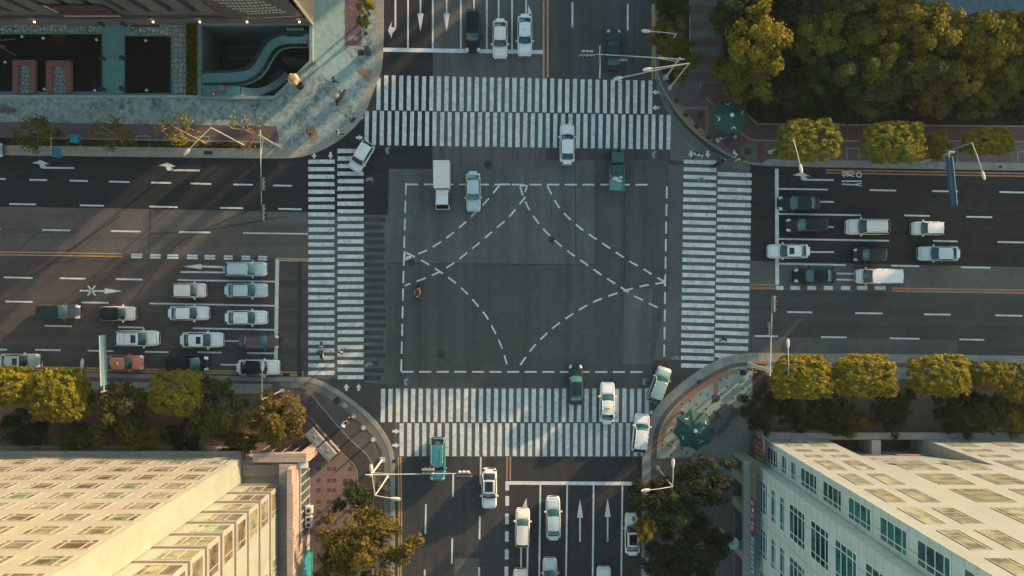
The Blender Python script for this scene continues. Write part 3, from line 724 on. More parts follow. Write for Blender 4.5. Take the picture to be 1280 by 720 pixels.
on(NE, 'inspection_cover', [(870, 144), (876.5, 139), (881, 144), (874.5, 149.5)], M_iron); on(NE, 'inspection_cover', rect(930, 185.5, 938, 193.5), M_iron)
on(NE, 'kerb_walk', [(960, 199), (1280, 204), (2200, 218), (2200, 227), (1280, 213), (975, 207.5), (950, 205.5)], M_kerb)
lineon(NE, 'tree_pit_frame', [(1058, 199), (1058, 186), (1073, 186), (1073, 199)], .13, M_line); lineon(NE, 'tree_pit_frame', [(1271, 203), (1271, 190), (1288, 190)], .13, M_line); lineon(NE, 'tree_pit_frame', [(1179, 201), (1179, 189), (1196, 189), (1196, 202)], .13, M_line)
on(NE, 'drain_grate', rect(1247, 207, 1252, 210.5), M_iron)
lake = on(NE, 'lake', smooth_line([(1120, -300), (1136, -10), (1165, 8), (1195, 22), (1230, 14), (1280, 20), (1400, 30), (2200, 40)], 3) + [(2200, -300)], M_lake)
lake.parent = None; tag(lake, 'flat blue green lake water beyond the grove in the far corner', 'lake', kind='structure')

# south-west
on(SW, 'dark_footpath', smooth_line([(380, 480), (401, 507), (436, 547), (466.5, 580), (466.5, 640), (466.5, 1100)], 3) + [(446.5, 1100), (446.5, 588), (428, 566), (389, 522), (376, 500)], M_dkpath)
lineon(SW, 'path_edging', smooth_line([(380, 480), (401, 507), (436, 547), (466.5, 580), (466.5, 640), (466.5, 900)], 3), .11, M_line)
lineon(SW, 'path_edging', smooth_line([(389, 522), (428, 566), (446.5, 588), (446.5, 645), (446.5, 900)], 3), .1, M_line)
on(SW, 'kerb_walk', smooth_line([(350, 476), (378, 477), (394, 480.5), (416, 491), (440, 507), (459, 525), (474, 543), (483, 560), (486.6, 580), (486.6, 720)], 3) + [(480, 720), (480, 582), (476, 562), (466, 545), (452, 529), (432, 512), (410, 497), (390, 487), (350, 483)], tiles('warm grey paving', (.135, .125, .10), (.155, .145, .118), (.09, .085, .07), .5, .5, .015, .7, .45, .4))
on(SW, 'pink_paving', [(200, 545), (375, 545), (395, 545), (428, 567), (446, 589), (446, 662), (380, 662), (200, 662)], M_pink)
mb = MB(); _sz[0] += .0006; r = random.Random(4)
for i, x in enumerate((336, 349, 362, 385, 398.5, 411.5, 418, 431.5, 438)):
    for k in range(10):
        y = 547 + 13.3 * k - (k % 2) * 1.2
        if x + 3 < 446 and y < 658 and not (y < 575 and x > 385) and y > 585 - (446 - x) * 1.0 * .9 and r.random() < .93: mb.prism(GL(rect(x - 2.6, y - 2.6, x + 2.6, y + 2.6)), None, _sz[0], M_pinkd)
mb.build('dark_tile', SW)
on(SW, 'brown_border', [(200, 661), (446, 661), (446, 667), (200, 667)], M_pavR)
on(SW, 'roadside_paving', [(-900, 462), (340, 480), (340, 492), (-900, 476)], M_kerb); on(SW, 'brick_walk', [(-900, 500), (376, 520), (376, 546), (-900, 546)], tiles('brick walk', (.11, .055, .045), (.13, .065, .05), (.06, .035, .03), .4, .2, .01, 0, .4, .4))
on(SW, 'inspection_cover', [(416, 500), (422, 495), (427, 500), (421, 506)], M_iron); on(SW, 'inspection_cover', [(384, 484 + 4.5 * 0), (391, 483), (394, 489), (388, 495), (382, 491)], plain('faded cover', (.12, .11, .095), .8))
on(SW, 'drain_grate', rect(491, 574, 494.6, 578.5), M_iron)
# south-east
on(SE, 'mint_paving', smooth_line([(945, 457), (920, 459), (893, 470), (864, 489), (841, 510), (829, 527), (822, 548), (820.5, 573)], 4) + [(862, 571), (872, 562), (890, 532), (905, 520), (940, 498), (940, 466), (960, 464)], M_mint)
on(SE, 'grey_flags', [(862, 571.6), (872, 562.6), (905, 530), (925, 518), (936, 518), (936, 600), (880, 600)], M_grey)
lineon(SE, 'tactile_arc', smooth_line([(923, 464), (908, 466.5), (890, 475), (868, 490), (849, 508), (836, 526), (828, 543), (824, 561)], 4), .58, M_orange)
lineon(SE, 'tactile_arc', [(894.3, 475), (894.3, 492)], .5, M_orange); lineon(SE, 'tactile_arc', [(836, 529.8), (849, 529.8)], .5, M_orange); lineon(SE, 'tactile_arc', [(936, 449.5 + 3), (958, 453)], .3, M_orange)
mb = MB(); _sz[0] += .0006
for x, y in ((924, 462), (942, 461), (900, 475), (908, 483), (916, 487), (925, 478), (937, 470), (935, 486), (928, 486), (916, 498), (901, 506), (890, 502), (882, 511), (870, 506), (875, 493), (862, 501), (884, 493), (892, 514), (846, 521), (839, 537), (840, 552), (846, 540), (858, 566), (839, 568), (828, 556), (852, 560), (901, 492), (870, 517), (852, 505), (908, 472)):
    p = G(x, y); mb.box(p.x - .1, p.x + .1, p.y - .1, p.y + .1, _sz[0], _sz[0] + .001, M_iron)
mb.build('paving_stud', SE)
for x, y, q in ((894.3, 497.5, .5), (925, 497, .47)):
    m_ = MB(); p = G(x, y); m_.lathe([(q, _sz[0]), (q * .97, _sz[0] + .005)], plain('brown cover', (.07, .065, .055), .7), 20, (p.x, p.y, 0)); m_.build('round_cover', SE)
on(SE, 'inspection_cover', rect(924.5, 462, 932, 469), M_iron); on(SE, 'drain_grate', [(870, 477), (874, 474), (876, 477.5), (872, 480)], M_iron)
on(SE, 'red_bed', rect(940, 471, 962, 484), plain('red bed', (.075, .042, .042), .9))
on(SE, 'roadside_paving', [(945, 457), (1280, 461), (2200, 474), (2200, 490), (1280, 477), (960, 470), (945, 464)], M_kerb); on(SE, 'pavement_band', [(960, 486), (1280, 492), (1700, 498), (1700, 508), (1280, 501), (960, 495)], M_bandG); on(SE, 'pavement_band', [(960, 520), (1600, 526), (1600, 542), (960, 537)], M_bandG)
lineon(SE, 'pink_edging', [(990, 538), (1290, 541)], .14, M_pinkline); lineon(SE, 'tree_pit_frame', [(1124, 474), (1124, 463), (1140, 463), (1140, 474)], .13, M_line)
on(SE, 'forecourt', [(860, 640), (936, 640), (936, 660), (860, 660)], M_pav)
lineon(SE, 'path_edging', [(917, 640), (917, 760)], .08, M_line); lineon(SE, 'path_edging', [(890, 640), (890.5, 690)], .06, M_dark)
# ------------------------------------------------------------------ buildings
def bpart(mb, name, root, parent=None, smooth=False):
    l = Vector(root.location)
    mb.v = [(v[0] - l.x, v[1] - l.y, v[2] - l.z) for v in mb.v]
    return mb.build(name, parent or root, smooth)
GL_AMB = [glass('window glass amber', (.125, .105, .062), .22), glass('window glass olive', (.15, .15, .085), .2), glass('window glass brown', (.10, .086, .062), .2),
          glass('window glass green', (.15, .185, .125), .18), glass('window glass sand', (.165, .155, .115), .25), glass('window glass dusk', (.12, .115, .085), .2)]
GL_TEAL = [glass('window glass teal', (.025, .12, .108), .08), glass('window glass dark teal', (.012, .045, .046), .06), glass('window glass slate', (.035, .085, .08), .1)]
GL_YEL = [glass('window glass straw', (.155, .178, .138), .35), glass('window glass straw dark', (.12, .135, .10), .35)]
def window(root, O, U, V, Nn, w, h, cols, rows, gl, fr, rnd, name='window', t=.06, pr=.06, skip=()):
    """glazed window centred at O on a wall; cols and rows are relative pane sizes"""
    O, U, V, Nn = Vector(O), Vector(U), Vector(V), Vector(Nn)
    M = Matrix(((U.x, V.x, Nn.x, O.x), (U.y, V.y, Nn.y, O.y), (U.z, V.z, Nn.z, O.z), (0, 0, 0, 1)))
    mb = MB(); cs, rs = sum(cols), sum(rows)
    xs = [-w / 2]; [xs.append(xs[-1] + c * w / cs) for c in cols]
    ys = [-h / 2]; [ys.append(ys[-1] + c * h / rs) for c in rows]
    for x in xs: mb.box(x - t / 2, x + t / 2, -h / 2 - t / 2, h / 2 + t / 2, 0, pr, fr, M)
    for y in ys: mb.box(-w / 2 + t / 2, w / 2 - t / 2, y - t / 2, y + t / 2, 0, pr - .006, fr, M)
    base = rnd.choice(gl)
    for i in range(len(cols)):
        for j in range(len(rows)):
            g = base if rnd.random() < .7 else rnd.choice(gl)
            n0 = .012 + rnd.uniform(0, .012)
            mb.quad(*[M @ Vector(p) for p in ((xs[i], ys[j], n0), (xs[i + 1], ys[j], n0 + rnd.uniform(-.006, .006)), (xs[i + 1], ys[j + 1], n0 + rnd.uniform(-.006, .006)), (xs[i], ys[j + 1], n0))], g)
    return bpart(mb, name, root)
rb = random.Random(11)
F_cream = plain('window frame cream', (.26, .265, .235), .6, .1); F_white = plain('window frame white', (.62, .68, .65), .5, .1)
# ---- cream tower, south-west
W_cream = jointed('cream wall tiles', (.225, .23, .195), (.20, .18, .135), 0, 0, 0, .04, .08, .6, .2)
W_pale = jointed('pale rendered wall', (.225, .26, .22), (.26, .25, .2), 0, 0, 0, .03, .1, .6, .15)
W_brown = plain('brown stone trim', (.22, .19, .16), .7, .15)
W_pinks = jointed('pinkish stone', (.29, .235, .195), (.14, .11, .09), 0, 1.2, 0, .05, .12, .65)
bl = thing('tower_block', 'cream tower block with rows of amber windows in the lower left corner', 'building', (-45, -24, 0))
mb = MB(); mb.box(-110, -29.2, -60, -18.2, 4.2, 47, W_cream); mb.box(-110, -29.0, -60, -18.0, 47, 48.2, W_brown); bpart(mb, 'wall', bl)
mb = MB(); mb.box(-29.2, -29.05, -20.9, -18.2, 4.6, 46.9, W_pale); bpart(mb, 'side_wall', bl)
mb = MB(); mb.box(-29.19, -24.8, -60, -21.05, 4.2, 44, W_pale); bpart(mb, 'corner_bay_wall', bl)
mb = MB()
for k in range(12):
    z = 5.3 + 3.2 * k
    mb.box(-30 + .82, -24.62, -21.4 + .05, -20.86, z, z + .12, W_brown); mb.box(-24.79, -24.62, -60, -21.36, z, z + .118, W_brown)
bpart(mb, 'floor_ledge', bl)
for n_ in range(12):
    z = 6.9 + 3.14 * n_
    for k in range(14 if n_ < 6 else 8):
        x = -30.95 - 4.05 * k
        if n_ * 14 + k > 0 and len([1 for c in bl.children]) > 100: break
        window(bl, (x, -18.2, z), (1, 0, 0), (0, 0, 1), (0, 1, 0), 2.75, 1.75, (.5, 1.5, .55), (.45, 1), GL_AMB, F_cream, rb) if x > -64 else None
def bay(z, k):
    window(bl, (-26.3, -21.05, z), (1, 0, 0), (0, 0, 1), (0, 1, 0), 2.9, 1.9, (.45, 1, 1), (1,), GL_AMB, F_cream, rb, 'bay_window')
    window(bl, (-24.8, -22.6, z), (0, 1, 0), (0, 0, 1), (1, 0, 0), 2.5, 1.9, (.35, 1), (1,), GL_AMB, F_cream, rb, 'bay_window')
    window(bl, (-24.8, -29.0 - .6 * (k % 3), z), (0, 1, 0), (0, 0, 1), (1, 0, 0), 1.5, 1.3, (.4, .7), (1,), GL_AMB, F_cream, rb, 'bay_window')
for k in range(10): bay(5.3 + 3.2 * k + 1.55, k)
mb = MB(); mb.box(-110, -29.5, -60, -17.9, 0, 3.9, W_cream); mb.box(-110, -29.3, -60, -17.65, 3.9, 4.2, W_brown); mb.box(-29.3, -24.9, -60, -18.6, 0, 4.19, W_pinks); mb.box(-24.79, -22.95, -60, -18.75, 0, 5.4, W_pinks)
mb.box(-29.0, -24.0, -20.3, -19.0, 4.21, 4.5, W_brown); bpart(mb, 'podium', bl)
mb = MB(); mb.box(-27.6, -21.9, -18.55, -17.6, 4.6, 5.4, W_pinks); mb.box(-22.7, -21.9, -18.7, -17.62, 0, 4.59, W_pinks); mb.box(-23.5, -23.0, -40, -18.9, 5.42, 6.9, W_pinks); bpart(mb, 'portal_frame', bl)
mb = MB(); mb.box(-27.5, -22.75, -17.88, -17.84, .3, 4.5, glass('dark shop glass', (.01, .014, .014), .08))
for x in (-27.4, -26.2, -25, -23.8): mb.box(x - .04, x + .04, -17.83, -17.79, .3, 4.5, W_brown)
bpart(mb, 'entrance_glazing', bl)
mb = MB(); mb.box(-22.94, -22.9, -27.5, -19.4, .4, 4.1, glass('shop front', (.05, .075, .07), .08))
for k in range(9): y = -19.4 - 1.0 * k; mb.box(-22.89, -22.82, y - .06, y + .06, .4, 4.1, F_cream)
mb.box(-22.89, -22.8, -27.6, -19.3, 4.1, 4.3, F_cream); bpart(mb, 'shop_front', bl)
mb = MB(); r = random.Random(5); mb.box(-22.97, -22.9, -38, -20.5, 5.5, 6.85, W_pinks)
for k in range(20):
    y = -21.0 - .62 * k - (1.5 if k > 11 else 0)
    for q in range(4):
        z0 = 5.8 + r.uniform(0, .55); yy = y + r.uniform(-.15, .1)
        if q % 2: mb.box(-22.89, -22.82, yy, yy + .32, z0, z0 + .09, plain('sign letter pale', (.45, .38, .30), .5))
        else: mb.box(-22.89, -22.83, yy, yy + .08, z0 - .1, z0 + .45, plain('sign letter pale', (.45, .38, .30), .5))
bpart(mb, 'wall_sign', bl)
mb = MB(); mb.box(-23.0, -21.9, -19.3, -18.72, 4.7, 4.86, M_white); bpart(mb, 'white_canopy', bl)
mb = MB(); P0 = [(-22.9, -33.5, 2.6), (-22.25, -33.5, 2.0), (-22.25, -29.0, 2.0), (-22.9, -29.0, 2.6)]; aw = plain('teal awning', (.02, .20, .20), .6, .2)
mb.quad(*P0, aw); mb.quad(*[(x, y, z - .06) for x, y, z in reversed(P0)], aw); mb.box(-22.28, -22.21, -33.5, -29.0, 1.7, 2.02, aw); bpart(mb, 'awning', bl)
for i, (px, py, lb) in enumerate(((386, 639, 'small white air conditioner box nearer the entrance of the cream tower'), (383.5, 653.5, 'wider white air conditioner box above the teal awning'))):
    p = G(px, py, 3.2); t = thing('air_conditioner', lb, 'air conditioner', (-22.35, p.y, 2.3), 0, 'air conditioners on the cream tower')
    mb = MB(); w = .42 + .2 * i; mb.rbox(-.35, .4, -w, w, 0, .7, plain('unit casing', (.36, .37, .34), .5, .15), .06); mb.build('casing', t)
    mb = MB(); 
    for s in ((-.5, .5) if i else (0,)): mb.lathe([(.2, .705), (.18, .73), (.05, .74)], M_black, 14, (.03, s * w, 0))
    mb.build('fan_grille', t); mb = MB(); mb.box(-.58, .4, -w + .1, -w + .16, -.25, -.003, M_grey_m); mb.box(-.58, .4, w - .16, w - .1, -.25, -.003, M_grey_m); mb.build('bracket', t)

# ---- panelled office block, south-east
W_north = jointed('pale stone panels', (.188, .222, .230), (.23, .23, .2), 0, 0, 0, .04, .06, .55, .15)
W_west = jointed('grey green panels', (.46, .54, .51), (.19, .235, .23), 0, 3.36, 1.3, .06, .07, .5, .3)
W_wing = jointed('cream panels', (.40, .375, .31), (.22, .19, .15), 0, 0, 1.25, .07, .06, .55, .15)
W_ledge = plain('ledge stone', (.24, .235, .20), .7, .15)
br_ = thing('office_block', 'pale stone office block with teal strip windows in the lower right corner', 'building', (45, -25, 0))
YN = -16.6
mb = MB()
mb.box(27.83, 34.5, -60, YN, 0, 47, W_north); mb.box(45.2, 95, -60, YN + .0, 0, 47, W_north)
pr = [(34.5, -18.2, 0), (34.5, -18.2, 3.2), (34.5, YN, 15), (34.5, YN, 47)]
qr = [(45.2, y, z) for _, y, z in pr]
for i in range(3): mb.quad(qr[i], pr[i], pr[i + 1], qr[i + 1], W_north)
mb.quad(pr[3], (34.5, -60, 47), (45.2, -60, 47), qr[3], W_north)
bpart(mb, 'north_wall', br_)
mb = MB(); mb.add([(45.17, -18.2, 0), (45.17, -18.2, 3.2), (45.17, YN, 15), (45.17, YN, 0)], ((0, 1, 2, 3),), W_wing)
mb.box(39.3, 40.29, -18.5, YN - .05, 0, 3.3, W_wing); bpart(mb, 'wing_side_wall', br_)
mb = MB(); mb.box(27.79, 27.83, -19.3, YN - .003, .2, 46.9, W_west); mb.box(26.7, 27.828, -60, -19.4, 0, 46, W_west); mb.box(26.72, 27.826, -19.398, -19.36, .3, 45.9, jointed('return panels', (.46, .54, .51), (.13, .165, .165), 0, 0, 1.3, .05, .06)); bpart(mb, 'west_wall', br_)
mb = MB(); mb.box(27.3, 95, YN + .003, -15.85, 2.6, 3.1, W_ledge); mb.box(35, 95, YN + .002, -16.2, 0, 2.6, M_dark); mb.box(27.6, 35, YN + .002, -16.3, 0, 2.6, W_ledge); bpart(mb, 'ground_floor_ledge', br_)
mb = MB()
for x0, x1 in ((35.4, 39.2), (41.2, 44.9)):
    mb.quad((x0, -18.15, 3.3), (x1, -18.15, 3.3), (x1, -17.98, 4.7), (x0, -17.98, 4.7), plain('dark brick opening', (.075, .035, .025), .8, .5))
    mb.box(x0 - .1, x1 + .1, -18.15, -17.85, 4.7, 5.1, plain('rusty lintel', (.2, .12, .085), .7))
bpart(mb, 'recess_opening', br_)
ZW = [(5.3, 3.0), (8.7, 1.35), (11.2, 1.3), (15, 3.7), (20.1, 3.7), (25.2, 3.8), (30.5, 3.8), (35.7, 3.8), (41, 3.8)]
for z, h in ZW:
    tall = h > 2
    for x, w in ((29.8, 1.45), (32.45, 1.5), (47.6, 2.6), (52.2, 1.7), (56, 1.7), (61, 2.6)):
        window(br_, (x, YN, z), (1, 0, 0), (0, 0, 1), (0, 1, 0), w, h * (1 if tall else .8), (1, .28) if w < 2 else (.25, 1, .25), (1, 1, 1.1) if tall else (1,), GL_YEL, F_cream, rb)
    if z > 8:
        y = YN if z >= 15 else lerp(-18.2, YN, (z - 3.2) / 11.8); tl = 1.6 / 11.8 if z < 15 else 0
        V = Vector((0, tl, 1)).normalized(); Nn = Vector((0, 1, -tl)).normalized()
        window(br_, (37.6 + (.4 if z < 13 else 0), y, z), (1, 0, 0), V, Nn, 3.0 if tall else 2.4, h * (1 if tall else .7), (.22, 1, .22), (1, 1, 1.1) if tall else (1,), GL_YEL, F_cream, rb)
        if tall: window(br_, (42.4, y, z), (1, 0, 0), V, Nn, 2.8, h, (.22, 1, .22), (1, 1, 1.1), GL_YEL, F_cream, rb)
    window(br_, (27.79, -18.05, z), (0, 1, 0), (0, 0, 1), (-1, 0, 0), 1.75, h, (.35, 1), (1, 1, 1, .6) if tall else (1, .5), GL_TEAL, F_white, rb)
    for y, w in ((-22.3, 3.3), (-27.2, 3.0), (-32, 3.3), (-37, 3.0)):
        if y > -33 or z < 12: window(br_, (26.7, y, z), (0, 1, 0), (0, 0, 1), (-1, 0, 0), w, h, (.3, 1, .3), (1, 1, 1, .6) if tall else (1, .5), GL_TEAL, F_white, rb)
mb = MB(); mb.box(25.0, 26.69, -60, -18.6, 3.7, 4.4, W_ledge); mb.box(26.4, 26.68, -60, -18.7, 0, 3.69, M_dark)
for y in (-18.6, -20.4, -23.6, -28.6, -33.8, -39): mb.box(25.0, 26.38, y - .95 if y < -19 else y - .3, y, 0, 3.69, W_ledge)
bpart(mb, 'arcade', br_)
def glyphs(mb, y0, y1, x, z0, z1, mat, n, seed, horizontal_axis='y'):
    r = random.Random(seed); st = (y1 - y0) / n
    for k in range(n):
        a = y0 + st * (k + .15); b = y0 + st * (k + .85)
        for q in range(5):
            if r.random() < .55: zz = r.uniform(z0, z1 - .08); mb.box(x - .03 - .001 * q, x, a, b - r.uniform(0, .3) * (b - a), zz, zz + .08, mat)
            else: yy = r.uniform(a, b - .08); mb.box(x - .03 - .001 * q, x, yy, yy + .08, z0 + r.uniform(0, .2) * (z1 - z0), z1, mat)
S_w = plain('sign letter white', (.55, .6, .58), .5)
for y0, y1, c, n, nm in ((-22.5, -18.7, (.16, .125, .085), 7, 'brown_sign'), (-26.1, -22.55, (.16, .035, .035), 5, 'red_sign'), (-30.6, -26.4, (.035, .13, .15), 8, 'blue_sign')):
    mb = MB(); mb.box(25.7, 25.85, y0, y1, 4.41, 5.7, plain(nm.replace('_', ' '), c, .6, .15)); glyphs(mb, y0 + .1, y1 - .1, 25.7, 4.6, 5.5, S_w if n != 7 else plain('sign letter ochre', (.3, .22, .12), .5), n, n); bpart(mb, nm, br_)
mb = MB(); mb.box(26.55, 26.75, -18.6, -16.2, 3.15, 5.8, plain('deep red sign', (.085, .032, .034), .6, .15)); glyphs(mb, -18.5, -16.3, 26.55, 3.4, 5.5, plain('sign letter ochre', (.3, .22, .12), .5), 4, 9); bpart(mb, 'corner_sign', br_)

# ---- finned hall, north-west
bn = thing('finned_hall', 'dark building with sloping vertical fins above the ponds', 'building', (-60, 36, 0))
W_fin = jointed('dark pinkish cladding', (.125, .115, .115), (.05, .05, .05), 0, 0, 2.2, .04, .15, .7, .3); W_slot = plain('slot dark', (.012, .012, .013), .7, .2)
W_east = plain('cream side wall', (.34, .275, .18), .7, .1); YS = 29.75
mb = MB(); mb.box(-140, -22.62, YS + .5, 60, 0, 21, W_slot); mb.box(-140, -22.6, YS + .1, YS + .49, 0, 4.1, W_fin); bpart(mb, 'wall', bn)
mb = MB(); mb.box(-22.6, -22.45, YS - .1, 60, 0, 21, W_east); bpart(mb, 'side_wall', bn)
xs = [-25.2 - 2.52 * k for k in range(34)]
for x in xs:
    mb = MB(); w = .82
    for dz in ((4.15, 21),):
        z0, z1 = dz; lean = lambda z: -.085 * (z - 4.15)
        vs = [(x + a, YS + b + lean(z), z) for z in (z0, z1) for a, b in ((-w, .1), (w, .1), (w, .52 + .085 * (z - 4.15)), (-w, .52 + .085 * (z - 4.15)))]
        mb.add(vs, ((0, 1, 5, 4), (1, 2, 6, 5), (3, 0, 4, 7), (4, 5, 6, 7), (0, 3, 2, 1)), W_fin)
    bpart(mb, 'fin', bn)
mb = MB(); mb.box(-140, -22.7, YS - .25, YS + .05, 2.9, 3.15, plain('sill dark', (.055, .06, .06), .7)); bpart(mb, 'sill', bn)
# wall panel with rows of writing near the corner
mb = MB(); nseg = 8; wp = plain('brown banner', (.105, .082, .078), .7, .15)
def bx(u, z): return Vector((-31.2 + 8.4 * u, YS - .12 - .085 * max(0, z - 4.15) + .55 * (2 * u - .7) ** 2 * .35 - .3, z))
for i in range(nseg):
    for z0, z1 in ((3.3, 6), (6, 9), (9, 12), (12, 16)): mb.quad(bx(i / nseg, z0), bx((i + 1) / nseg, z0), bx((i + 1) / nseg, z1), bx(i / nseg, z1), wp)
r = random.Random(8); wl = plain('banner letter', (.72, .72, .66), .6, .1)
def stroke(mb, u, z, du, dz): a = bx(u, z); b = bx(u + du, z); c = bx(u + du, z + dz); d = bx(u, z + dz); k = Vector((0, -.03 - r.random() * .01, 0)); mb.quad(a + k, b + k, c + k, d + k, wl)
for z, u0, u1, n, hh in ((5.2, .36, .86, 11, .5), (6.05, .30, .84, 12, .52), (6.95, .25, .80, 12, .55), (7.9, .22, .78, 12, .58), (8.9, .18, .75, 12, .6), (9.9, .15, .72, 12, .6), (10.9, .12, .7, 12, .6)):
    for k in range(n):
        u = lerp(u0, u1, k / n); cw = (u1 - u0) / n * .8
        for q in range(3): stroke(mb, u, z + hh * q / 3 + r.uniform(0, .06), cw * r.uniform(.6, 1), .09)
        for q in range(2): stroke(mb, u + cw * r.random() * .8, z, cw * .16, hh * r.uniform(.6, 1))
for z, u0, u1, n in ((3.75, .30, .90, 20), (4.15, .55, .93, 12)):
    for k in range(n):
        u = lerp(u0, u1, k / n); stroke(mb, u, z, (u1 - u0) / n * .7, .1); stroke(mb, u, z + .12, (u1 - u0) / n * .5, .1)
bpart(mb, 'lettered_banner', bn)
# framed picture panel
mb = MB(); bd = plain('panel dark red', (.085, .045, .055), .6, .5, 1); bp = plain('panel border', (.62, .48, .47), .5)
x0, x1, z0, z1 = -48.9, -42.7, 3.3, 7.2; q = lambda x, z: (x, YS - .06 - .085 * max(0, z - 4.15) - .03, z)
mb.quad(q(x0, z0), q(x1, z0), q(x1, z1), q(x0, z1), bd)
off = lambda p, d: (p[0], p[1] - d, p[2])
for a, b, c_, d_ in ((x0, x1, z0, z0 + .42), (x0, x0 + .3, z0 + .42, z1)): mb.quad(off(q(a, c_), .02), off(q(b, c_), .02), off(q(b, d_), .02), off(q(a, d_), .02), bp)
pts = [(x0 + 1.5 + 2.1 * t / 8, z0 + 1.7 - .8 * math.sin(math.pi * t / 8)) for t in range(9)]
for i in range(8): (a, b), (c_, d_) = pts[i], pts[i + 1]; mb.quad(off(q(a, b), .02), off(q(c_, d_), .02), off(q(c_, d_ + .14), .02), off(q(a, b + .14), .02), bp)
for i in range(7): mb.quad(off(q(x0 + 3.8 + .3 * i, z0 + 1.0 + (i % 3) * .3), .02), off(q(x0 + 4.0 + .3 * i, z0 + 1.0), .02), off(q(x0 + 4.0 + .3 * i, z0 + 1.7), .02), off(q(x0 + 3.8 + .3 * i, z0 + 1.9), .02), W_slot if i % 2 else plain('panel grey', (.12, .13, .13), .6))
bpart(mb, 'picture_panel', bn)
G_up = glow('lit lamp glass', (1.0, .60, .32), .9)
for px, py, lb in ((42.5, 22, 'lit wall lamp below the picture panel, far left one'), (191, 25.5, 'lit wall lamp above the square pond'), (249.5, 26.5, 'lit wall lamp above the shrub bed'), (308.5, 27, 'lit wall lamp above the sunken court'), (374, 28.5, 'lit wall lamp next to the building corner under the writing')):
    p = G(px, py, 2.2); t = thing('wall_lamp', lb, 'lamp', (p.x, YS - .05, 1.9), 0, 'lit lamps along the finned building')
    mb = MB(); mb.tube((0, 0, -.25), (0, -.15, 0), .04, .05, M_black, 6); mb.lathe([(.05, -.02), (.15, .06), (.16, .12)], M_black, 12, (0, -.22, 0)); mb.build('bracket', t)
    mb = MB(); mb.lathe([(.09, .13), (.12, .22), (.09, .32), (.04, .38)], G_up, 12, (0, -.22, 0)); mb.build('lamp_glass', t)
    l = bpy.data.lights.new('lamp_light', 'POINT'); l.energy = 5; l.color = (1, .6, .3); l.shadow_soft_size = .12
    lo = bpy.data.objects.new('lamp_light', l); COL.objects.link(lo); lo.parent = t; lo.location = (0, -.35, .62)

# ---- unseen blocks out of frame, placed and sized for their shade and sun gaps
SX, SY = .757, .653
def far_block(name, t0, t1, u0, u1, h, c, label):
    tc, uc = (t0 + t1) / 2, (u0 + u1) / 2
    o = thing(name, label, 'building', (tc * SX - uc * SY, tc * SY + uc * SX, 0), math.atan2(SY, SX), 'unseen shade blocks beyond the picture')
    a, b = (t1 - t0) / 2, (u1 - u0) / 2
    w = jointed('unseen block wall ' + name + str(int(h * 10)), c, mul(c, .4), 3.0, 3.0, 3.2, .9, .1)
    mb = MB(); mb.box(-a, a, -b, b, 0, h, w); mb.build('wall', o)
    mb = MB(); mb.box(-a - .2, a + .2, -b - .0, b + .0, h, h + .5, W_ledge); mb.build('roof', o)
    return o
# ------------------------------------------------------------------ vehicles
C_WHITE = carpaint('car white', (.60, .64, .62)); C_CREAM = carpaint('car cream white', (.62, .60, .53)); C_BLUEW = carpaint('car pale silver', (.42, .52, .52), .2)
C_BLACK = carpaint('car black', (.007, .009, .010)); C_CHAR = carpaint('car charcoal', (.013, .018, .020), .0); C_GREY = carpaint('car dark grey', (.075, .082, .082), .4)
C_SILV = carpaint('car silver', (.30, .36, .355), .4); C_TEAL = carpaint('car teal', (.045, .225, .235), .2); C_PALET = carpaint('car pale teal', (.24, .37, .345), .3)
C_RED = carpaint('car orange red', (.52, .17, .09)); C_PLUM = carpaint('car plum', (.085, .055, .058), .3); C_GREEN = carpaint('car blue black', (.012, .035, .038), .2)
CG_T = glass('car glass teal', (.010, .048, .050), .05, .3); CG_D = glass('car glass dark', (.008, .016, .018), .05, .3); CG_T2 = glass('car glass mid teal', (.018, .065, .068), .05, .3); CG_L = glass('car glass light', (.03, .105, .105), .05, .3)
M_tyre = plain('tyre rubber', (.012, .012, .012), .85, .2); M_rim = plain('wheel rim', (.25, .26, .26), .35, .1, 4, .6)
M_seam = plain('panel gap', (.05, .055, .055), .7, .1); M_head = plain('headlamp lens', (.55, .6, .6), .15, .1, 3, 0, .7); M_tail = plain('tail lamp lens', (.09, .022, .02), .25, .1); M_trim = plain('car trim', (.02, .022, .022), .5, .15)
M_plate = plain('plate blue', (.03, .07, .18), .5); M_taxi = plain('taxi lamp', (.55, .33, .08), .4, .1); M_taxiw = plain('taxi lamp white', (.62, .62, .55), .4, .1)
KIND = {  # cowl, roof front, roof rear, rear glass end (fractions of length), height, deck, tail deck, roof half width
    'sedan': (.30, .43, .745, .875, 1.44, .93, .99, .745),
    'hatch': (.28, .405, .88, .965, 1.5, .95, .98, .75),
    'suv': (.275, .40, .86, .965, 1.72, 1.04, 1.02, .775),
    'mpv': (.20, .36, .91, .975, 1.8, 1.06, 1.04, .80),
    'van': (.145, .28, .945, .985, 1.9, 1.08, 1.06, .83)}
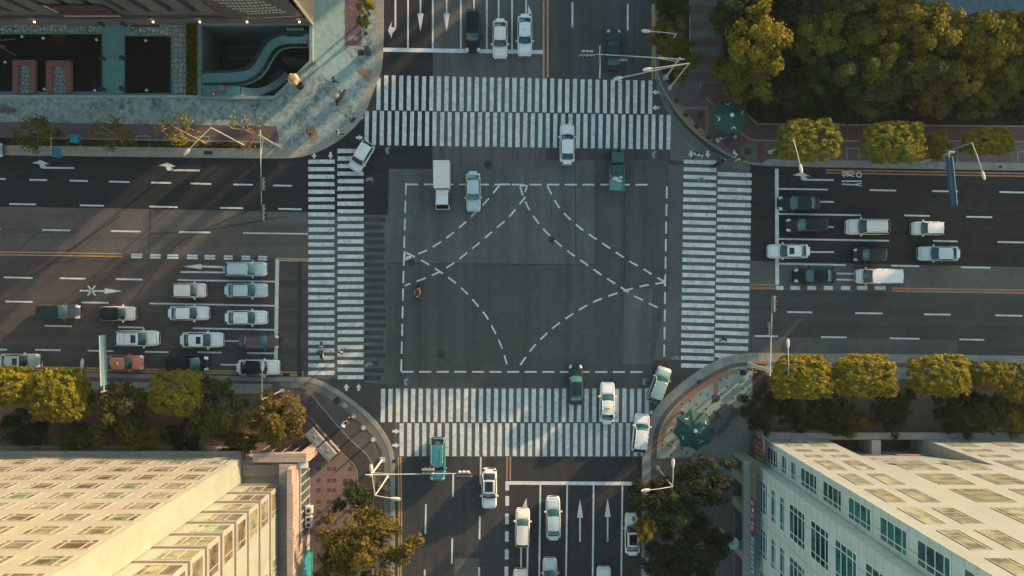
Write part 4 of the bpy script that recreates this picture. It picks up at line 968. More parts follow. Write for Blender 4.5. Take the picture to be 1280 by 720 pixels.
def car(kind, px, py, heading, L, W, paint_m, label, gl=CG_T, roof=None, extras=(), cat='car', group='vehicles at the crossing', name=None):
    """heading in degrees counter-clockwise from the picture's right"""
    xc, xf, xr, xb, h, dk, tdk, rw = KIND[kind]
    p = G(px, py, .8)
    t = thing(name or {'sedan': 'sedan_car', 'hatch': 'hatchback_car', 'suv': 'suv_car', 'mpv': 'minivan', 'van': 'van'}[kind], label, cat, (p.x, p.y, .03), math.radians(heading), group)
    w2 = W / 2; X = lambda f: L / 2 - f * L
    def hw(f):
        if f < .16: return w2 * (.72 + .28 * math.sqrt(max(0, 1 - (1 - f / .16) ** 2)))
        if f > .86: return w2 * (.76 + .24 * math.sqrt(max(0, 1 - ((f - .86) / .14) ** 2)))
        return w2 * (1 - .03 * math.cos((f - .16) / .7 * 2 * math.pi) * .5)
    def deck(f):
        if f < .05: return lerp(.60, dk - .18, f / .05)
        if f < xc: return lerp(dk - .18, dk, ((f - .05) / (xc - .05)) ** .7)
        if f < xb: return lerp(dk, tdk, (f - xc) / (xb - xc))
        return lerp(tdk, tdk - .13, ((f - xb) / (1 - xb)) ** 1.6)
    prof = ((.78, .20, 0), (.94, .25, 0), (1.0, .08, .5), (.99, 0, .82), (.93, 0, .95), (.78, 0, .995), (.45, .012, 1.0), (0, .022, 1.0))
    fs = [0, .012, .03, .06, .10, .16, .22, xc, .34, .42, .5, .58, .66, .74, .80, xb, .925, .955, .975, .99, 1.0]
    fs = sorted(set(fs)); rows = []
    for f in fs:
        w = hw(f); d = deck(f); half = [(y * w, a + k * d) for y, a, k in prof]
        rows.append([(X(f), y, z) for y, z in half] + [(X(f), -y, z) for y, z in reversed(half[:-1])])
    mb = MB(); mb.grid(rows, paint_m)
    nc = len(rows[0]); mb.f.append(tuple(range(nc))); mb.m.append(0); mb.f.append(tuple(len(fs) * nc - nc + i for i in reversed(range(nc)))); mb.m.append(0)
    # greenhouse frame lines
    def bot(f, y, dz=0): return Vector((X(f), y, deck(f) + dz))
    bw, tw = .915 * w2, rw * w2
    nA = 6
    def base_front(u): return Vector((X(xc - .035 * (1 - u * u)), u * bw, deck(xc) + .012))
    def top_front(u): return Vector((X(xf - .02 * (1 - u * u)), u * tw, h - .07 + .04 * (1 - u * u)))
    def top_rear(u): return Vector((X(xr + .015 * (1 - u * u)), u * tw, h - .08 + .04 * (1 - u * u)))
    def base_rear(u): return Vector((X(xb + .02 * (1 - u * u)), u * bw * .95, deck(min(xb, .99)) + .012))
    us = [-1 + 2 * i / nA for i in range(nA + 1)]
    # roof (body colour unless given)
    rows = []
    for k in range(7):
        s = k / 6; rows.append([top_front(u).lerp(top_rear(u), s) + Vector((0, 0, .045 * math.sin(math.pi * s) + .012)) for u in us])
    mb.grid(rows, roof or paint_m)
    for sgn in (-1, 1):
        e0, e1, e2, e3 = base_front(sgn), top_front(sgn), top_rear(sgn), base_rear(sgn)
        pts = [e1.lerp(e2, s) + Vector((0, 0, .045 * math.sin(math.pi * s))) for s in (0, .25, .5, .75, 1)]
        mb.path(pts, .035, roof or paint_m, 6)
        mb.tube(e0 + Vector((0, sgn * .0, 0)), e1, .045, .04, paint_m, 6); mb.tube(e3, e2, .06, .045, paint_m, 6)
        m0 = lerp(xf, xr, .42); a = Vector((X(m0), sgn * bw, deck(m0))); b = Vector((X(m0), sgn * tw, h - .05)); mb.tube(a, b, .035, .03, M_trim, 5)
        # C pillar panel
        mb.quad(e3, Vector((X(xb - .05), sgn * bw * .985, deck(xb - .05))), top_rear(sgn) + Vector((.16, sgn * .03, -.05)), e2, paint_m) if kind == 'sedan' else None
        # door gaps
        for f in (xc + .02, lerp(xf, xr, .42), xr + .02 if kind == 'sedan' else xr - .08):
            pp = [(X(f), sgn * hw(f) * y * 1.004, a_ + k_ * deck(f) + .003) for y, a_, k_ in prof[2:6]]; mb.path(pp, .012, M_seam, 4)
        f_ = lerp(xf, xr, .3)
        for f in (f_ + .04, f_ + .26): mb.box(X(f) - .09, X(f) + .09, sgn * hw(f) * .985 - .02, sgn * hw(f) * .985 + .035, deck(f) * .86, deck(f) * .86 + .03, paint_m)
    # bonnet and boot gaps
    for f, k in ((.045, 1), (xc - .045, 1), (min(xb + .03, .985), 1)):
        pp = [(X(f - .012 * (1 - (y / .8) ** 2)) , y * hw(f), deck(f) + .018) for y in (-.8, -.5, -.2, 0, .2, .5, .8)]; mb.path(pp, .012, M_seam, 4)
    for sgn in (-1, 1):
        pp = [(X(f), sgn * hw(f) * .77, deck(f) + .008) for f in (.05, .12, .2, xc - .03)]; mb.path(pp, .011, M_seam, 4)
    mb.build('body', t, True)
    def sheetpart(nm, A, B, n=5, blg=.05):
        m2 = MB(); rows = []
        for k in range(n):
            s = k / (n - 1); rows.append([A(u).lerp(B(u), s) + Vector((0, 0, blg * math.sin(math.pi * s))) for u in us])
        m2.grid(rows, gl); return m2.build(nm, t, True)
    sheetpart('windshield', base_front, top_front); sheetpart('rear_window', base_rear, top_rear)
    for sgn in (-1, 1):
        m2 = MB(); n = 9; lo, hi = [], []
        for k in range(n):
            s = k / (n - 1)
            fb = lerp(xc, xb, s); lo.append(Vector((X(fb), sgn * bw * (1 if s < .95 else .955), deck(fb) + .005)))
            hi.append(top_front(sgn).lerp(top_rear(sgn), s) + Vector((0, 0, .045 * math.sin(math.pi * s) - .01)))
        mid = [lo[i].lerp(hi[i], .5) + Vector((0, sgn * .03, 0)) for i in range(n)]
        m2.grid([lo, mid, hi] if sgn < 0 else [hi, mid, lo], gl); m2.build('side_window', t, True)
        for f0, mm, nm in ((.035, M_head, 'headlight'), (.962, M_tail, 'taillight')):
            m2 = MB(); rows = []
            for f in ((f0 - .025, f0, f0 + .03, f0 + .05) if nm == 'headlight' else (f0 - .02, f0, f0 + .02, f0 + .032)):
                w = hw(f); d = deck(f); rows.append([(X(f), sgn * w * y * 1.006, (a + k * d) + .008) for y, a, k in ((.99, 0, .80), (.94, 0, .955), (.80, 0, .995), (.62, .008, 1.0))])
            m2.grid(rows if sgn > 0 else [list(reversed(r_)) for r_ in rows], mm); m2.build(nm, t, True)
        m2 = MB(); f = xc + .035; y0 = sgn * (hw(f) + .0); m2.rbox(X(f) - .09, X(f) + .09, min(y0, y0 + sgn * .19), max(y0, y0 + sgn * .19), deck(f) - .04, deck(f) + .12, paint_m, .035)
        m2.build('side_mirror', t)
        for f in (.185, .80):
            m2 = MB(); yy = sgn * (w2 - .11); r_ = .33
            m2.tube((X(f), yy - .10, r_), (X(f), yy + .10, r_), r_, r_, M_tyre, 16); m2.tube((X(f), yy + sgn * .095, r_), (X(f), yy + sgn * .112, r_), .21, .2, M_rim, 12); m2.build('wheel', t)
    m2 = MB(); m2.box(L / 2 - .035, L / 2 + .012, -w2 * .45, w2 * .45, .36, .55, M_trim); m2.build('grille', t)
    m2 = MB(); m2.box(-L / 2 - .012, -L / 2 + .03, -.23, .23, .55, .68, M_plate); m2.build('number_plate', t)
    zr = h + .02
    for e in extras:
        m2 = MB(); xm = X((xf + xr) / 2)
        if e == 'taxi': m2.rbox(xm - .10, xm + .10, -.28, .28, zr - .03, zr + .14, M_taxi, .04); m2.build('taxi_sign', t)
        if e == 'taxiw': m2.rbox(xm - .09, xm + .09, -.16, .16, zr - .03, zr + .12, M_taxiw, .04); m2.build('taxi_sign', t)
        if e == 'sunroof':
            x0 = X(xf + .02); m2.rbox(x0 - .62, x0 - .06, -tw * .62, tw * .62, h - .05, zr + .012, CG_D, .03); m2.build('sunroof', t)
        if e == 'panorama':
            x0, x1 = X(xr - .03), X(xf + .03); m2.rbox(x0, x1, -tw * .72, tw * .72, h - .05, zr + .014, CG_D, .03); m2.build('sunroof', t)
        if e == 'rails':
            for s in (-1, 1):
                m2 = MB(); m2.path([(X(xf + .03), s * tw * .93, h - .02), (X(xf + .05), s * tw * .93, zr + .07), (X(xr - .05), s * tw * .93, zr + .07), (X(xr - .02), s * tw * .93, h - .02)], .028, M_grey_m, 6); m2.build('roof_rail', t)
        if e == 'bars':
            for f in (.3, .62, .85):
                q = X(lerp(xf, xr, f)); m2.tube((q, -tw, zr + .06), (q, tw, zr + .06), .022, .022, M_grey_m, 6)
            m2.build('roof_bars', t)
        if e == 'antenna': m2.tube((X(xr - .02), 0, h - .04), (X(xr + .02), 0, h + .12), .035, .012, M_trim, 6); m2.build('antenna', t)
    return t
D, U_, R_, L_ = 270, 90, 0, 180
ins = 1 / 11.1
def cr(kind, px, py, hd, lpx, wpx, *a, **k): return car(kind, px, py, hd, lpx * ins, wpx * ins * .97, *a, **k)
# northern arm
cr('hatch', 591, 38, D, 53, 19.5, C_BLACK, 'black hatchback waiting at the northern stop line, beside two white cars', CG_T2)
cr('sedan', 625, 48, D, 49, 19.5, C_CREAM, 'white car over the northern stop line, between the black hatchback and a taxi', CG_T)
cr('sedan', 656, 43.5, D, 52, 19, C_WHITE, 'white sedan with small roof lamp, nearest the double yellow line at the northern stop line', CG_T, extras=('taxiw',))
cr('sedan', 767, 62, 89, 52, 18.5, C_GREEN, 'black sedan leaving northwards under the traffic signal arm', CG_T2)
cr('sedan', 709, 180, U_, 51, 19, C_WHITE, 'white sedan driving over the northern zebra crossing', CG_T)
cr('hatch', 451.5, 195.5, 239, 40, 19, C_WHITE, 'small white hatchback turning over the corner of the western zebra', CG_T)
cr('sedan', 591.5, 239, 271, 50, 19, C_BLUEW, 'pale sedan inside the dashed box just beside the white box truck', CG_L)
# southern arm
cr('sedan', 720, 481, 91, 50, 18, C_GREEN, 'dark blue black sedan entering the dashed box over its lower line', CG_L, extras=('antenna',))
cr('sedan', 759, 504, 89, 52, 19.5, C_WHITE, 'white taxi with orange roof sign crossing the southern zebra', CG_T, extras=('taxi',))
cr('suv', 824, 481, 70, 46, 19.5, C_PALET, 'silver green car turning right round the corner towards the parasol', CG_T)
cr('suv', 801, 541.5, 84, 49, 20, C_WHITE, 'white car at the right end of the southern zebra by the kerb', CG_T, extras=('antenna',))
cr('suv', 547, 574, 269, 54, 20, C_TEAL, 'turquoise car leaving the southern zebra under the signal arm', CG_D, extras=('rails',))
cr('sedan', 611.5, 611, 270, 50, 19.5, C_WHITE, 'white car with black panoramic roof driving south past the dashed centre line', CG_D, extras=('panorama',))
cr('hatch', 653, 660, 89, 48, 19, C_CREAM, 'white car on the left turn arrow, nearest the southern dashed centre line', CG_T)
cr('sedan', 691.5, 648, 91, 54, 19, C_BLUEW, 'pale sedan first in the second lane below the southern stop line', CG_T, extras=('antenna',))
cr('sedan', 687.5, 724, 90, 52, 19, C_BLUEW, 'pale car cut off at the lower edge behind the pale sedan', CG_T)
cr('sedan', 755, 735, 90, 52, 19, C_WHITE, 'white car showing only its bonnet at the lower edge, right of the straight arrows', CG_T)
cr('sedan', 650.5, 738, 90, 52, 19.5, C_CREAM, 'cream car showing only its bonnet at the lower edge by the dashed centre line', CG_T, extras=('taxiw',))
cr('sedan', 790.5, 668, 90, 52, 19, C_WHITE, 'white car with dark glass roof half hidden under the kerbside trees', CG_D, extras=('panorama',))
# western arm, heading right
cr('suv', 72.5, 390, R_, 55, 19.5, C_GREY, 'dark grey car in the sunlit streak, leftmost of its lane', CG_T2, roof=C_CHAR)
cr('hatch', 147, 392, R_, 43, 18.5, C_CREAM, 'white hatchback with black roof following the dark grey car ahead', CG_D, roof=C_BLACK)
cr('hatch', 236.5, 363, R_, 41, 19, C_CREAM, 'small white car behind the leading car, right of the cross marked arrow', CG_T)
cr('suv', 307, 336.3, R_, 52, 19, C_BLUEW, 'pale car first in the lane beside the dashed yellow centre line', CG_L, extras=('rails',))
cr('sedan', 307.5, 363, R_, 53, 18.5, C_BLUEW, 'pale sedan at the western stop line in front of the small white car', CG_T)
cr('sedan', 235.5, 391.5, R_, 50, 18.5, C_WHITE, 'white sedan right behind the white taxi of the third lane', CG_T)
cr('sedan', 307.5, 397, R_, 52, 18.5, C_WHITE, 'white taxi with roof lamp first of the third lane at the western stop line', CG_T, extras=('taxiw',))
cr('suv', 171, 423, R_, 54, 20.5, C_WHITE, 'white estate car with roof bars directly above the orange red taxi', CG_T, extras=('sunroof', 'rails', 'bars'))
cr('sedan', 252, 425, R_, 53, 20, C_WHITE, 'white sedan with open sunroof behind the plum coloured sedan', CG_T, extras=('sunroof',))
cr('sedan', 323.5, 427.5, R_, 49, 18.5, C_PLUM, 'dark plum sedan first at the western stop line', CG_T2)
cr('sedan', 24, 451.5, R_, 51, 19, C_SILV, 'silver sedan with sunroof at the left edge beside the yellow tree', CG_D, extras=('sunroof',))
cr('sedan', 155, 453.5, R_, 48, 20, C_RED, 'orange red taxi by the kerb below the hanging teal sign', CG_T, extras=('taxiw',))
cr('mpv', 234, 454.5, R_, 53, 19.5, C_BLACK, 'black people carrier behind the bright green kerbside tree', CG_T2)
cr('sedan', 322.5, 459.5, R_, 53, 20, C_WHITE, 'white car with black roof in the kerb lane beside the street lamp', CG_D, roof=C_BLACK)
cr('hatch', -22, 187, R_, 48, 20, C_SILV, 'pale car just showing its nose at the left edge beside the plaza', CG_T)
# eastern arm, heading left
cr('sedan', 999, 254, L_, 51, 19, C_CHAR, 'black sedan nearest the corner at the eastern stop line, topmost of the queue', CG_L)
cr('suv', 1009, 281.5, L_, 52, 17.5, C_CHAR, 'dark car with flat tail, second from the top at the eastern stop line', CG_L, roof=C_CHAR)
cr('sedan', 986, 314, L_, 52, 18.5, C_WHITE, 'white sedan with sunroof standing over the eastern stop line', CG_T, extras=('sunroof', 'antenna'))
cr('sedan', 1019, 344.5, L_, 52, 19, C_BLACK, 'black sedan in the lane beside the eastern dashed centre line', CG_L)
cr('suv', 1085, 283.5, L_, 54, 20.5, C_CREAM, 'large white car in the second eastern lane behind the dark flat tailed car', CG_D, extras=('rails',))
cr('hatch', 1088, 318.5, L_, 41, 17, C_CHAR, 'small black hatchback between two white cars behind the sunroof sedan', CG_L)
cr('van', 1098, 345.5, L_, 55, 19.5, C_WHITE, 'white van behind the black sedan in the lane beside the centre line', CG_T, cat='van')
cr('hatch', 1160, 285.5, L_, 40, 17.5, C_WHITE, 'small white hatchback last of the second lane, nearest the blue hanging sign', CG_T)
cr('sedan', 1174, 317, L_, 51, 19, C_BLUEW, 'pale sedan last in its lane at the right, below the small white hatchback', CG_T)

def wheels(t, spots, r=.36, w=.12):
    for x, y in spots:
        m2 = MB(); m2.tube((x, y - w, r), (x, y + w, r), r, r, M_tyre, 16); s = 1 if y > 0 else -1
        m2.tube((x, y + s * w * .95, r), (x, y + s * w * 1.05, r), r * .6, r * .58, M_rim, 12); m2.build('wheel', t)
def cab(t, x0, x1, w, h, pm, gl):
    m2 = MB(); xm = x1 - .42
    prof = [(x0, .35), (x1, .35), (x1 + .03, .95), (x1 - .05, 1.12), (xm, h - .1), (xm - .15, h), (x0, h)]
    n = len(prof); k = [.94, .94, 1, 1, .88, .84, .84]
    m2.add([(p[0], s * w * k[i], p[1]) for s in (-1, 1) for i, p in enumerate(prof)], [tuple(range(n)), tuple(range(2 * n - 1, n - 1, -1))] + [(i, n + i, n + (i + 1) % n, (i + 1) % n) for i in range(n)], pm)
    m2.build('cab', t)
    m2 = MB(); a, b = Vector((x1 - .03, 0, 1.15)), Vector((xm + .03, 0, h - .1)); o = Vector((.03, 0, .015))
    m2.quad(a + o + Vector((0, -w * .9, 0)), a + o + Vector((0, w * .9, 0)), b + o + Vector((0, w * .8, 0)), b + o + Vector((0, -w * .8, 0)), gl); m2.build('windshield', t)
    for s in (-1, 1):
        m2 = MB(); m2.add([(x0 + .25, s * w * .995, 1.12), (x1 - .25, s * w * 1.003, 1.12), (xm - .02, s * w * .915, h - .2), (x0 + .25, s * w * .90, h - .15)], ((0, 1, 2, 3),), gl); m2.build('side_window', t)
        m2 = MB(); m2.rbox(x1 - .3, x1 - .18, min(s * w, s * (w + .2)), max(s * w, s * (w + .2)), 1.2, 1.5, M_trim, .03); m2.build('side_mirror', t)
        m2 = MB(); m2.box(x1 + .0, x1 + .05, s * w * .6 - .14, s * w * .6 + .14, .65, .82, M_head); m2.build('headlight', t)
# white box truck
p = G(553, 232, 1.2); t = thing('box_truck', 'white box truck inside the dashed box with its cab pointing down', 'truck', (p.x, p.y, .03), math.radians(270.5), 'vehicles at the crossing')
cab(t, .55, 2.62, .80, 2.0, C_WHITE, CG_D)
mb = MB(); mb.rbox(-2.62, .45, -.89, .89, .62, 2.55, C_CREAM, .05)
for k in range(7): mb.box(-2.4 + .42 * k, -2.37 + .42 * k, -.86, .86, 2.55, 2.565, M_plate if False else plain('box rib', (.50, .50, .45), .5))
mb.build('cargo_box', t); mb = MB(); mb.box(-2.55, 2.2, -.55, .55, .38, .6, M_trim); mb.build('chassis', t); wheels(t, ((1.75, -.7), (1.75, .7), (-1.7, -.7), (-1.7, .7)))
mb = MB(); mb.rbox(.62, 1.2, -.6, .6, 2.0, 2.12, C_CREAM, .05); mb.build('roof_fairing', t)
# teal pickup
p = G(771, 212.5, .9); t = thing('pickup_truck', 'small teal pickup truck carrying pale sacks below the northern zebra', 'truck', (p.x, p.y, .03), math.radians(90), 'vehicles at the crossing')
tp = carpaint('truck teal', (.03, .16, .165)); tq = plain('truck bed teal', (.16, .33, .315), .6, .25)
cab(t, .75, 2.3, .80, 1.85, carpaint('truck dark teal', (.018, .07, .08)), CG_D)
mb = MB(); mb.box(-2.3, .68, -.8, .8, .72, .84, tq)
for a in ((-2.3, .68, -.86, -.801), (-2.3, .68, .801, .86), (-2.36, -2.301, -.86, .86), (.681, .72, -.86, .86)): mb.box(*a, .62, 1.22, tp)
mb.build('load_bed', t); mb = MB(); mb.box(-2.2, 2.1, -.5, .5, .4, .7, M_trim); mb.build('chassis', t); wheels(t, ((1.6, -.7), (1.6, .7), (-1.5, -.7), (-1.5, .7)))
mb = MB(); mb.rbox(-.5, .62, -.74, .74, .85, 1.5, plain('folded tarpaulin', (.02, .075, .075), .8, .4), .18); mb.build('tarpaulin', t)
for i, (x, y, s, lb) in enumerate(((-1.0, .2, .32, 'larger pale sack in the middle of the pickup bed'), (-1.25, -.25, .26, 'small pale sack behind the middle sack in the pickup bed'), (-.85, -.4, .2, 'tiny pale bundle at the front corner of the pickup bed'))):
    mb = MB(); mb.lathe([(s * .5, 0), (s, .08), (s * .95, .25), (s * .4, .36)], plain('sack cloth', (.42, .52, .48), .8, .2), 10, (0, 0, 0), 1.3, .8)
    q = t.location + Vector((-y, x, .85)); o = mb.build('sack', None, True, q); tag(o, lb, 'sack', 'sacks on the pickup')
# parked white light truck on the pavement
p = G(403.5, 553.5, 1.0); t = thing('light_truck', 'white sightseeing cart with two roof panels parked on the lower left pavement', 'cart', (p.x, p.y, ZT), math.radians(-48), 'parked carts')
wr = plain('cart roof', (.20, .215, .205), .5, .2)
for a, b, nm in ((-2.05, -.08, 'rear_roof'), (.08, 1.95, 'front_roof')):
    mb = MB(); mb.rbox(a, b, -.66, .66, 1.75, 1.86, wr, .05)
    for s in (-.5, .5): mb.box(a + .15, b - .15, s * .66 - .03, s * .66 + .03, 1.861, 1.885, plain('cart rib', (.22, .22, .2), .5))
    mb.lathe([(.2, 1.862), (.16, 1.90), (.05, 1.92)], wr, 12, ((a + b) / 2, .1, 0)); mb.build(nm, t)
mb = MB(); mb.rbox(-2.1, 2.1, -.75, .75, .35, .75, plain('cart body', (.12, .10, .085), .5), .08)
for x in (-1.95, -.15, .15, 1.85):
    for s in (-1, 1): mb.tube((x, s * .66, .75), (x, s * .66, 1.76), .03, .03, M_black, 6)
mb.build('body', t); mb = MB(); mb.quad((1.98, -.66, .76), (1.98, .66, .76), (1.88, .62, 1.72), (1.88, -.62, 1.72), CG_D); mb.build('windshield', t)
for x in (-1.5, -.8, .5): mb = MB(); mb.rbox(x, x + .5, -.62, .62, .75, .92, plain('cart seat', (.08, .05, .045), .7), .05); mb.rbox(x - .08, x - .002, -.62, .62, .92, 1.3, plain('cart seat', (.08, .05, .045), .7), .03); mb.build('seat', t)
mb = MB(); mb.tube((2.1, -.75, .45), (2.1, .75, .45), .06, .06, M_black, 6); mb.tube((-2.1, -.78, .5), (-2.1, .78, .5), .06, .06, M_black, 6); mb.build('bumper', t); wheels(t, ((1.4, -.68), (1.4, .68), (-1.4, -.68), (-1.4, .68)), .27, .08)

# ------------------------------------------------------------------ people
def bake_body(verts, edges, radii, zbands, mats, seat=False):
    me = bpy.data.meshes.new('person_skeleton'); me.from_pydata(verts, edges, [])
    o = bpy.data.objects.new('person_skeleton', me); COL.objects.link(o)
    md = o.modifiers.new('Skin', 'SKIN'); md.use_smooth_shade = True
    for i, r in enumerate(radii): me.skin_vertices[0].data[i].radius = (r, r) if not isinstance(r, tuple) else r
    me.skin_vertices[0].data[0].use_root = True
    sb = o.modifiers.new('Sub', 'SUBSURF'); sb.levels = sb.render_levels = 1
    bpy.context.view_layer.update(); dg = bpy.context.evaluated_depsgraph_get()
    res = bpy.data.meshes.new_from_object(o.evaluated_get(dg)); bpy.data.objects.remove(o); bpy.data.meshes.remove(me)
    res.materials.clear()
    for m in mats: res.materials.append(m)
    for p in res.polygons: p.material_index = zbands(p.center); p.use_smooth = True
    return res
M_skin = plain('skin', (.42, .27, .19), .6, .1); M_hair = plain('hair', (.015, .012, .011), .7, .2); M_shoe = plain('shoe', (.03, .03, .03), .6)
def body_mesh(pose):
    V = []; E = []; Rr = []
    def add(p, r, par=None):
        V.append(p); Rr.append(r)
        if par is not None: E.append((par, len(V) - 1))
        return len(V) - 1
    sit = pose == 'ride'; hz = .80 if sit else .93; lean = .12 if sit else .02
    pv = add((0, 0, hz), (.155, .11)); wa = add((0, lean * .4, hz + .18), (.14, .10), pv); ch = add((0, lean, hz + .40), (.175, .12), wa); nk = add((0, lean + .01, hz + .57), .06, ch)
    hd = add((0, lean + .04, hz + .66), .085, nk); hd2 = add((0, lean + .05, hz + .75), .085, hd)
    add((0, lean + .14, hz + .67), .016, hd)     # nose
    ph = {'stand': .03, 'walk': .24, 'ride': 0}[pose]
    for s in (-1, 1):
        sh = add((s * .19, lean, hz + .47), .062, ch)
        if sit: el = add((s * .28, lean + .20, hz + .27), .045, sh); wr = add((s * .27, lean + .43, hz + .25), .032, el)
        else: el = add((s * .25, lean - s * ph * .5 - .02, hz + .20), .046, sh); wr = add((s * .25, lean - s * ph * .9 + .08, hz - .04), .033, el)
        d = Vector((0, 1, -.1)) if sit else Vector((0, .15, -1)); d.normalize()
        pm = add(tuple(Vector(V[wr]) + d * .07), .036, wr)
        for k, ln in enumerate((.06, .085, .09, .085, .065)):
            off = Vector(((k - 2) * .018 if k else -s * .045, 0, 0)); b = Vector(V[pm]) + off + d * ln * .5; c = Vector(V[pm]) + off + d * ln * .9 + Vector((0, .02, -.015))
            f1 = add(tuple(b), .0095, pm); add(tuple(c), .008, f1)
        hp = add((s * .09, 0, hz - .04), .095, pv)
        if sit: kn = add((s * .17, .36, hz - .10), .065, hp); an = add((s * .15, .30, hz - .50), .045, kn)
        else: kn = add((s * .10, s * ph * .7 + .03, hz - .44), .064, hp); an = add((s * .10, s * ph * 1.3 - .03, .09), .045, kn)
        add((s * .105, V[an][1] + .15, V[an][2] - .045), .036, an)
    def zb(c):
        if c.z > hz + .53: return 0
        if sit: return 0 if (c.y > .40 and c.z > hz) else (1 if c.z > hz + .0 and c.y < .5 and not (abs(c.x) > .1 and c.z < hz + .04) else (3 if c.z < hz - .47 else 2))
        if abs(c.x) > .2 and c.z < hz + .06: return 0
        return 1 if c.z > hz else (3 if c.z < .09 else 2)
    return bake_body(V, E, Rr, zb, [M_skin, M_hair, M_hair, M_shoe]), (0, lean + .03, hz + .74)
BODY = {k: body_mesh(k) for k in ('stand', 'walk', 'ride')}
def cloth(name, c): return plain('cloth ' + name, c, .85, .15)
def person(px, py, face, pose, top, trousers, label, hat=None, z=ZT, loc=None, bag=None):
    p = loc or G(px, py, .9); t = thing('person', label, 'person', (p.x, p.y, z), math.radians(face - 90), 'people around the crossing'); t.scale = (1.12, 1.12, 1.08)
    me, hc = BODY[pose]; o = bpy.data.objects.new('body', me); COL.objects.link(o); o.parent = t
    for i, m in ((1, top), (2, trousers)): o.material_slots[i].link = 'OBJECT'; o.material_slots[i].material = m
    hm = MB(); hm.lathe([(.112, -.03), (.118, .03), (.10, .08), (.06, .115), (.01, .125)], hat or M_hair, 14, (0, hc[1] - .02, hc[2])); h = hm.build('hat' if hat else 'hair', t, True)
    if hat and hat is not M_hair: bm_ = MB(); bm_.lathe([(.2, 0), (.2, .012), (.1, .03)], hat, 16, (0, hc[1], hc[2] + .0)); bm_.build('brim', t, True)
    return t
wh, bk, gy, rd, nv, tn, tl = cloth('white', (.6, .62, .6)), cloth('black', (.014, .014, .016)), cloth('grey', (.16, .17, .17)), cloth('red', (.38, .03, .04)), cloth('navy', (.02, .03, .06)), cloth('tan', (.33, .2, .12)), cloth('teal', (.03, .2, .2))
def scooter(px, py, face, col, label, z=ZT, loc=None):
    p = loc or G(px, py, .5); t = thing('scooter', label, 'scooter', (p.x, p.y, z), math.radians(face), 'scooters around the crossing'); t.scale = (1.3, 1.2, 1.1)
    mb = MB(); mb.rbox(-.62, -.02, -.15, .15, .42, .66, col, .06); mb.rbox(-.05, .36, -.13, .13, .26, .33, col, .03); mb.rbox(.34, .46, -.19, .19, .30, .86, col, .05); mb.build('body', t)
    mb = MB(); mb.rbox(-.62, .0, -.13, .13, .66, .76, M_black, .04); mb.build('seat', t)
    mb = MB(); mb.tube((.40, 0, .80), (.34, 0, 1.02), .03, .03, M_black, 6); mb.tube((.33, -.34, 1.03), (.33, .34, 1.03), .02, .02, M_black, 6); mb.build('handlebar', t)
    mb = MB(); mb.lathe([(.03, 0), (.08, .02), (.07, .05)], M_head, 10, (.46, 0, .80)); mb.build('headlight', t)
    for x in (-.52, .58): mb = MB(); mb.tube((x, -.055, .24), (x, .055, .24), .24, .24, M_tyre, 14); mb.tube((x, -.06, .24), (x, .06, .24), .13, .13, M_rim, 10); mb.build('wheel', t)
    mb = MB(); mb.tube((.56, 0, .24), (.42, 0, .7), .03, .03, M_black, 6); mb.build('fork', t)
    return t
def bicycle(px, py, face, label, col=M_black):
    p = G(px, py, .5); t = thing('bicycle', label, 'bicycle', (p.x, p.y, ZT), math.radians(face), 'bicycles near the parasols')
    for x in (-.5, .5):
        mb = MB(); n = 20
        for i in range(n):
            a, b = 2 * math.pi * i / n, 2 * math.pi * (i + 1) / n; mb.tube((x + .33 * math.cos(a), 0, .34 + .33 * math.sin(a)), (x + .33 * math.cos(b), 0, .34 + .33 * math.sin(b)), .02, .02, M_tyre, 5)
        for i in range(6): a = math.pi * i / 6; mb.tube((x - .32 * math.cos(a), 0, .34 - .32 * math.sin(a)), (x + .32 * math.cos(a), 0, .34 + .32 * math.sin(a)), .006, .006, M_grey_m, 4)
        mb.build('wheel', t)
    mb = MB()
    for a, b in (((-.5, 0, .34), (-.05, 0, .30)), ((-.05, 0, .30), (-.2, 0, .82)), ((-.5, 0, .34), (-.18, 0, .74)), ((-.18, 0, .74), (.38, 0, .78)), ((-.05, 0, .30), (.38, 0, .72)), ((.5, 0, .34), (.36, 0, .92))): mb.tube(a, b, .022, .022, col, 6)
    mb.build('frame', t)
    mb = MB(); mb.rbox(-.33, -.08, -.08, .08, .82, .88, M_black, .03); mb.build('saddle', t)
    mb = MB(); mb.path([(.3, -.28, .98), (.38, -.15, .97), (.38, .15, .97), (.3, .28, .98)], .018, M_grey_m, 6); mb.build('handlebar', t)
    mb = MB(); mb.rbox(.42, .72, -.15, .15, .72, .95, M_grey_m, .03); mb.build('basket', t)
def rider(px, py, face, col, top, trousers, slabel, plabel, hat=None, z=.03):
    s = scooter(px, py, face, col, slabel, z); d = Vector((math.cos(math.radians(face)), math.sin(math.radians(face)), 0))
    person(0, 0, face, 'ride', top, trousers, plabel, hat, z - .02, s.location - d * .28)
rider(523, 364, 262, plain('scooter maroon', (.22, .07, .05), .4), cloth('pale tan', (.50, .34, .25)), cloth('dark red', (.26, .07, .06)), 'maroon scooter crossing the dashed box on its left side', 'rider in tan jacket on the maroon scooter inside the dashed box', cloth('maroon', (.10, .02, .02)))
rider(425.5, 122, 60, plain('scooter dark', (.04, .045, .045), .4), rd, bk, 'dark scooter crossing the blue green plaza corner', 'rider in red top on the plaza corner scooter', wh, ZT + .02)
rider(402, 439, 95, plain('scooter white', (.5, .52, .5), .4), bk, bk, 'white scooter on the inner half of the western zebra', 'rider in black on the white scooter over the western zebra', M_hair)
rider(899, 203.5, 30, plain('scooter black', (.02, .02, .02), .4), bk, bk, 'black scooter at the top of the eastern zebra', 'rider in black at the upper end of the eastern zebra', M_hair)
person(387, 167, 250, 'stand', bk, bk, 'person in black standing near the left corner kerb of the plaza')
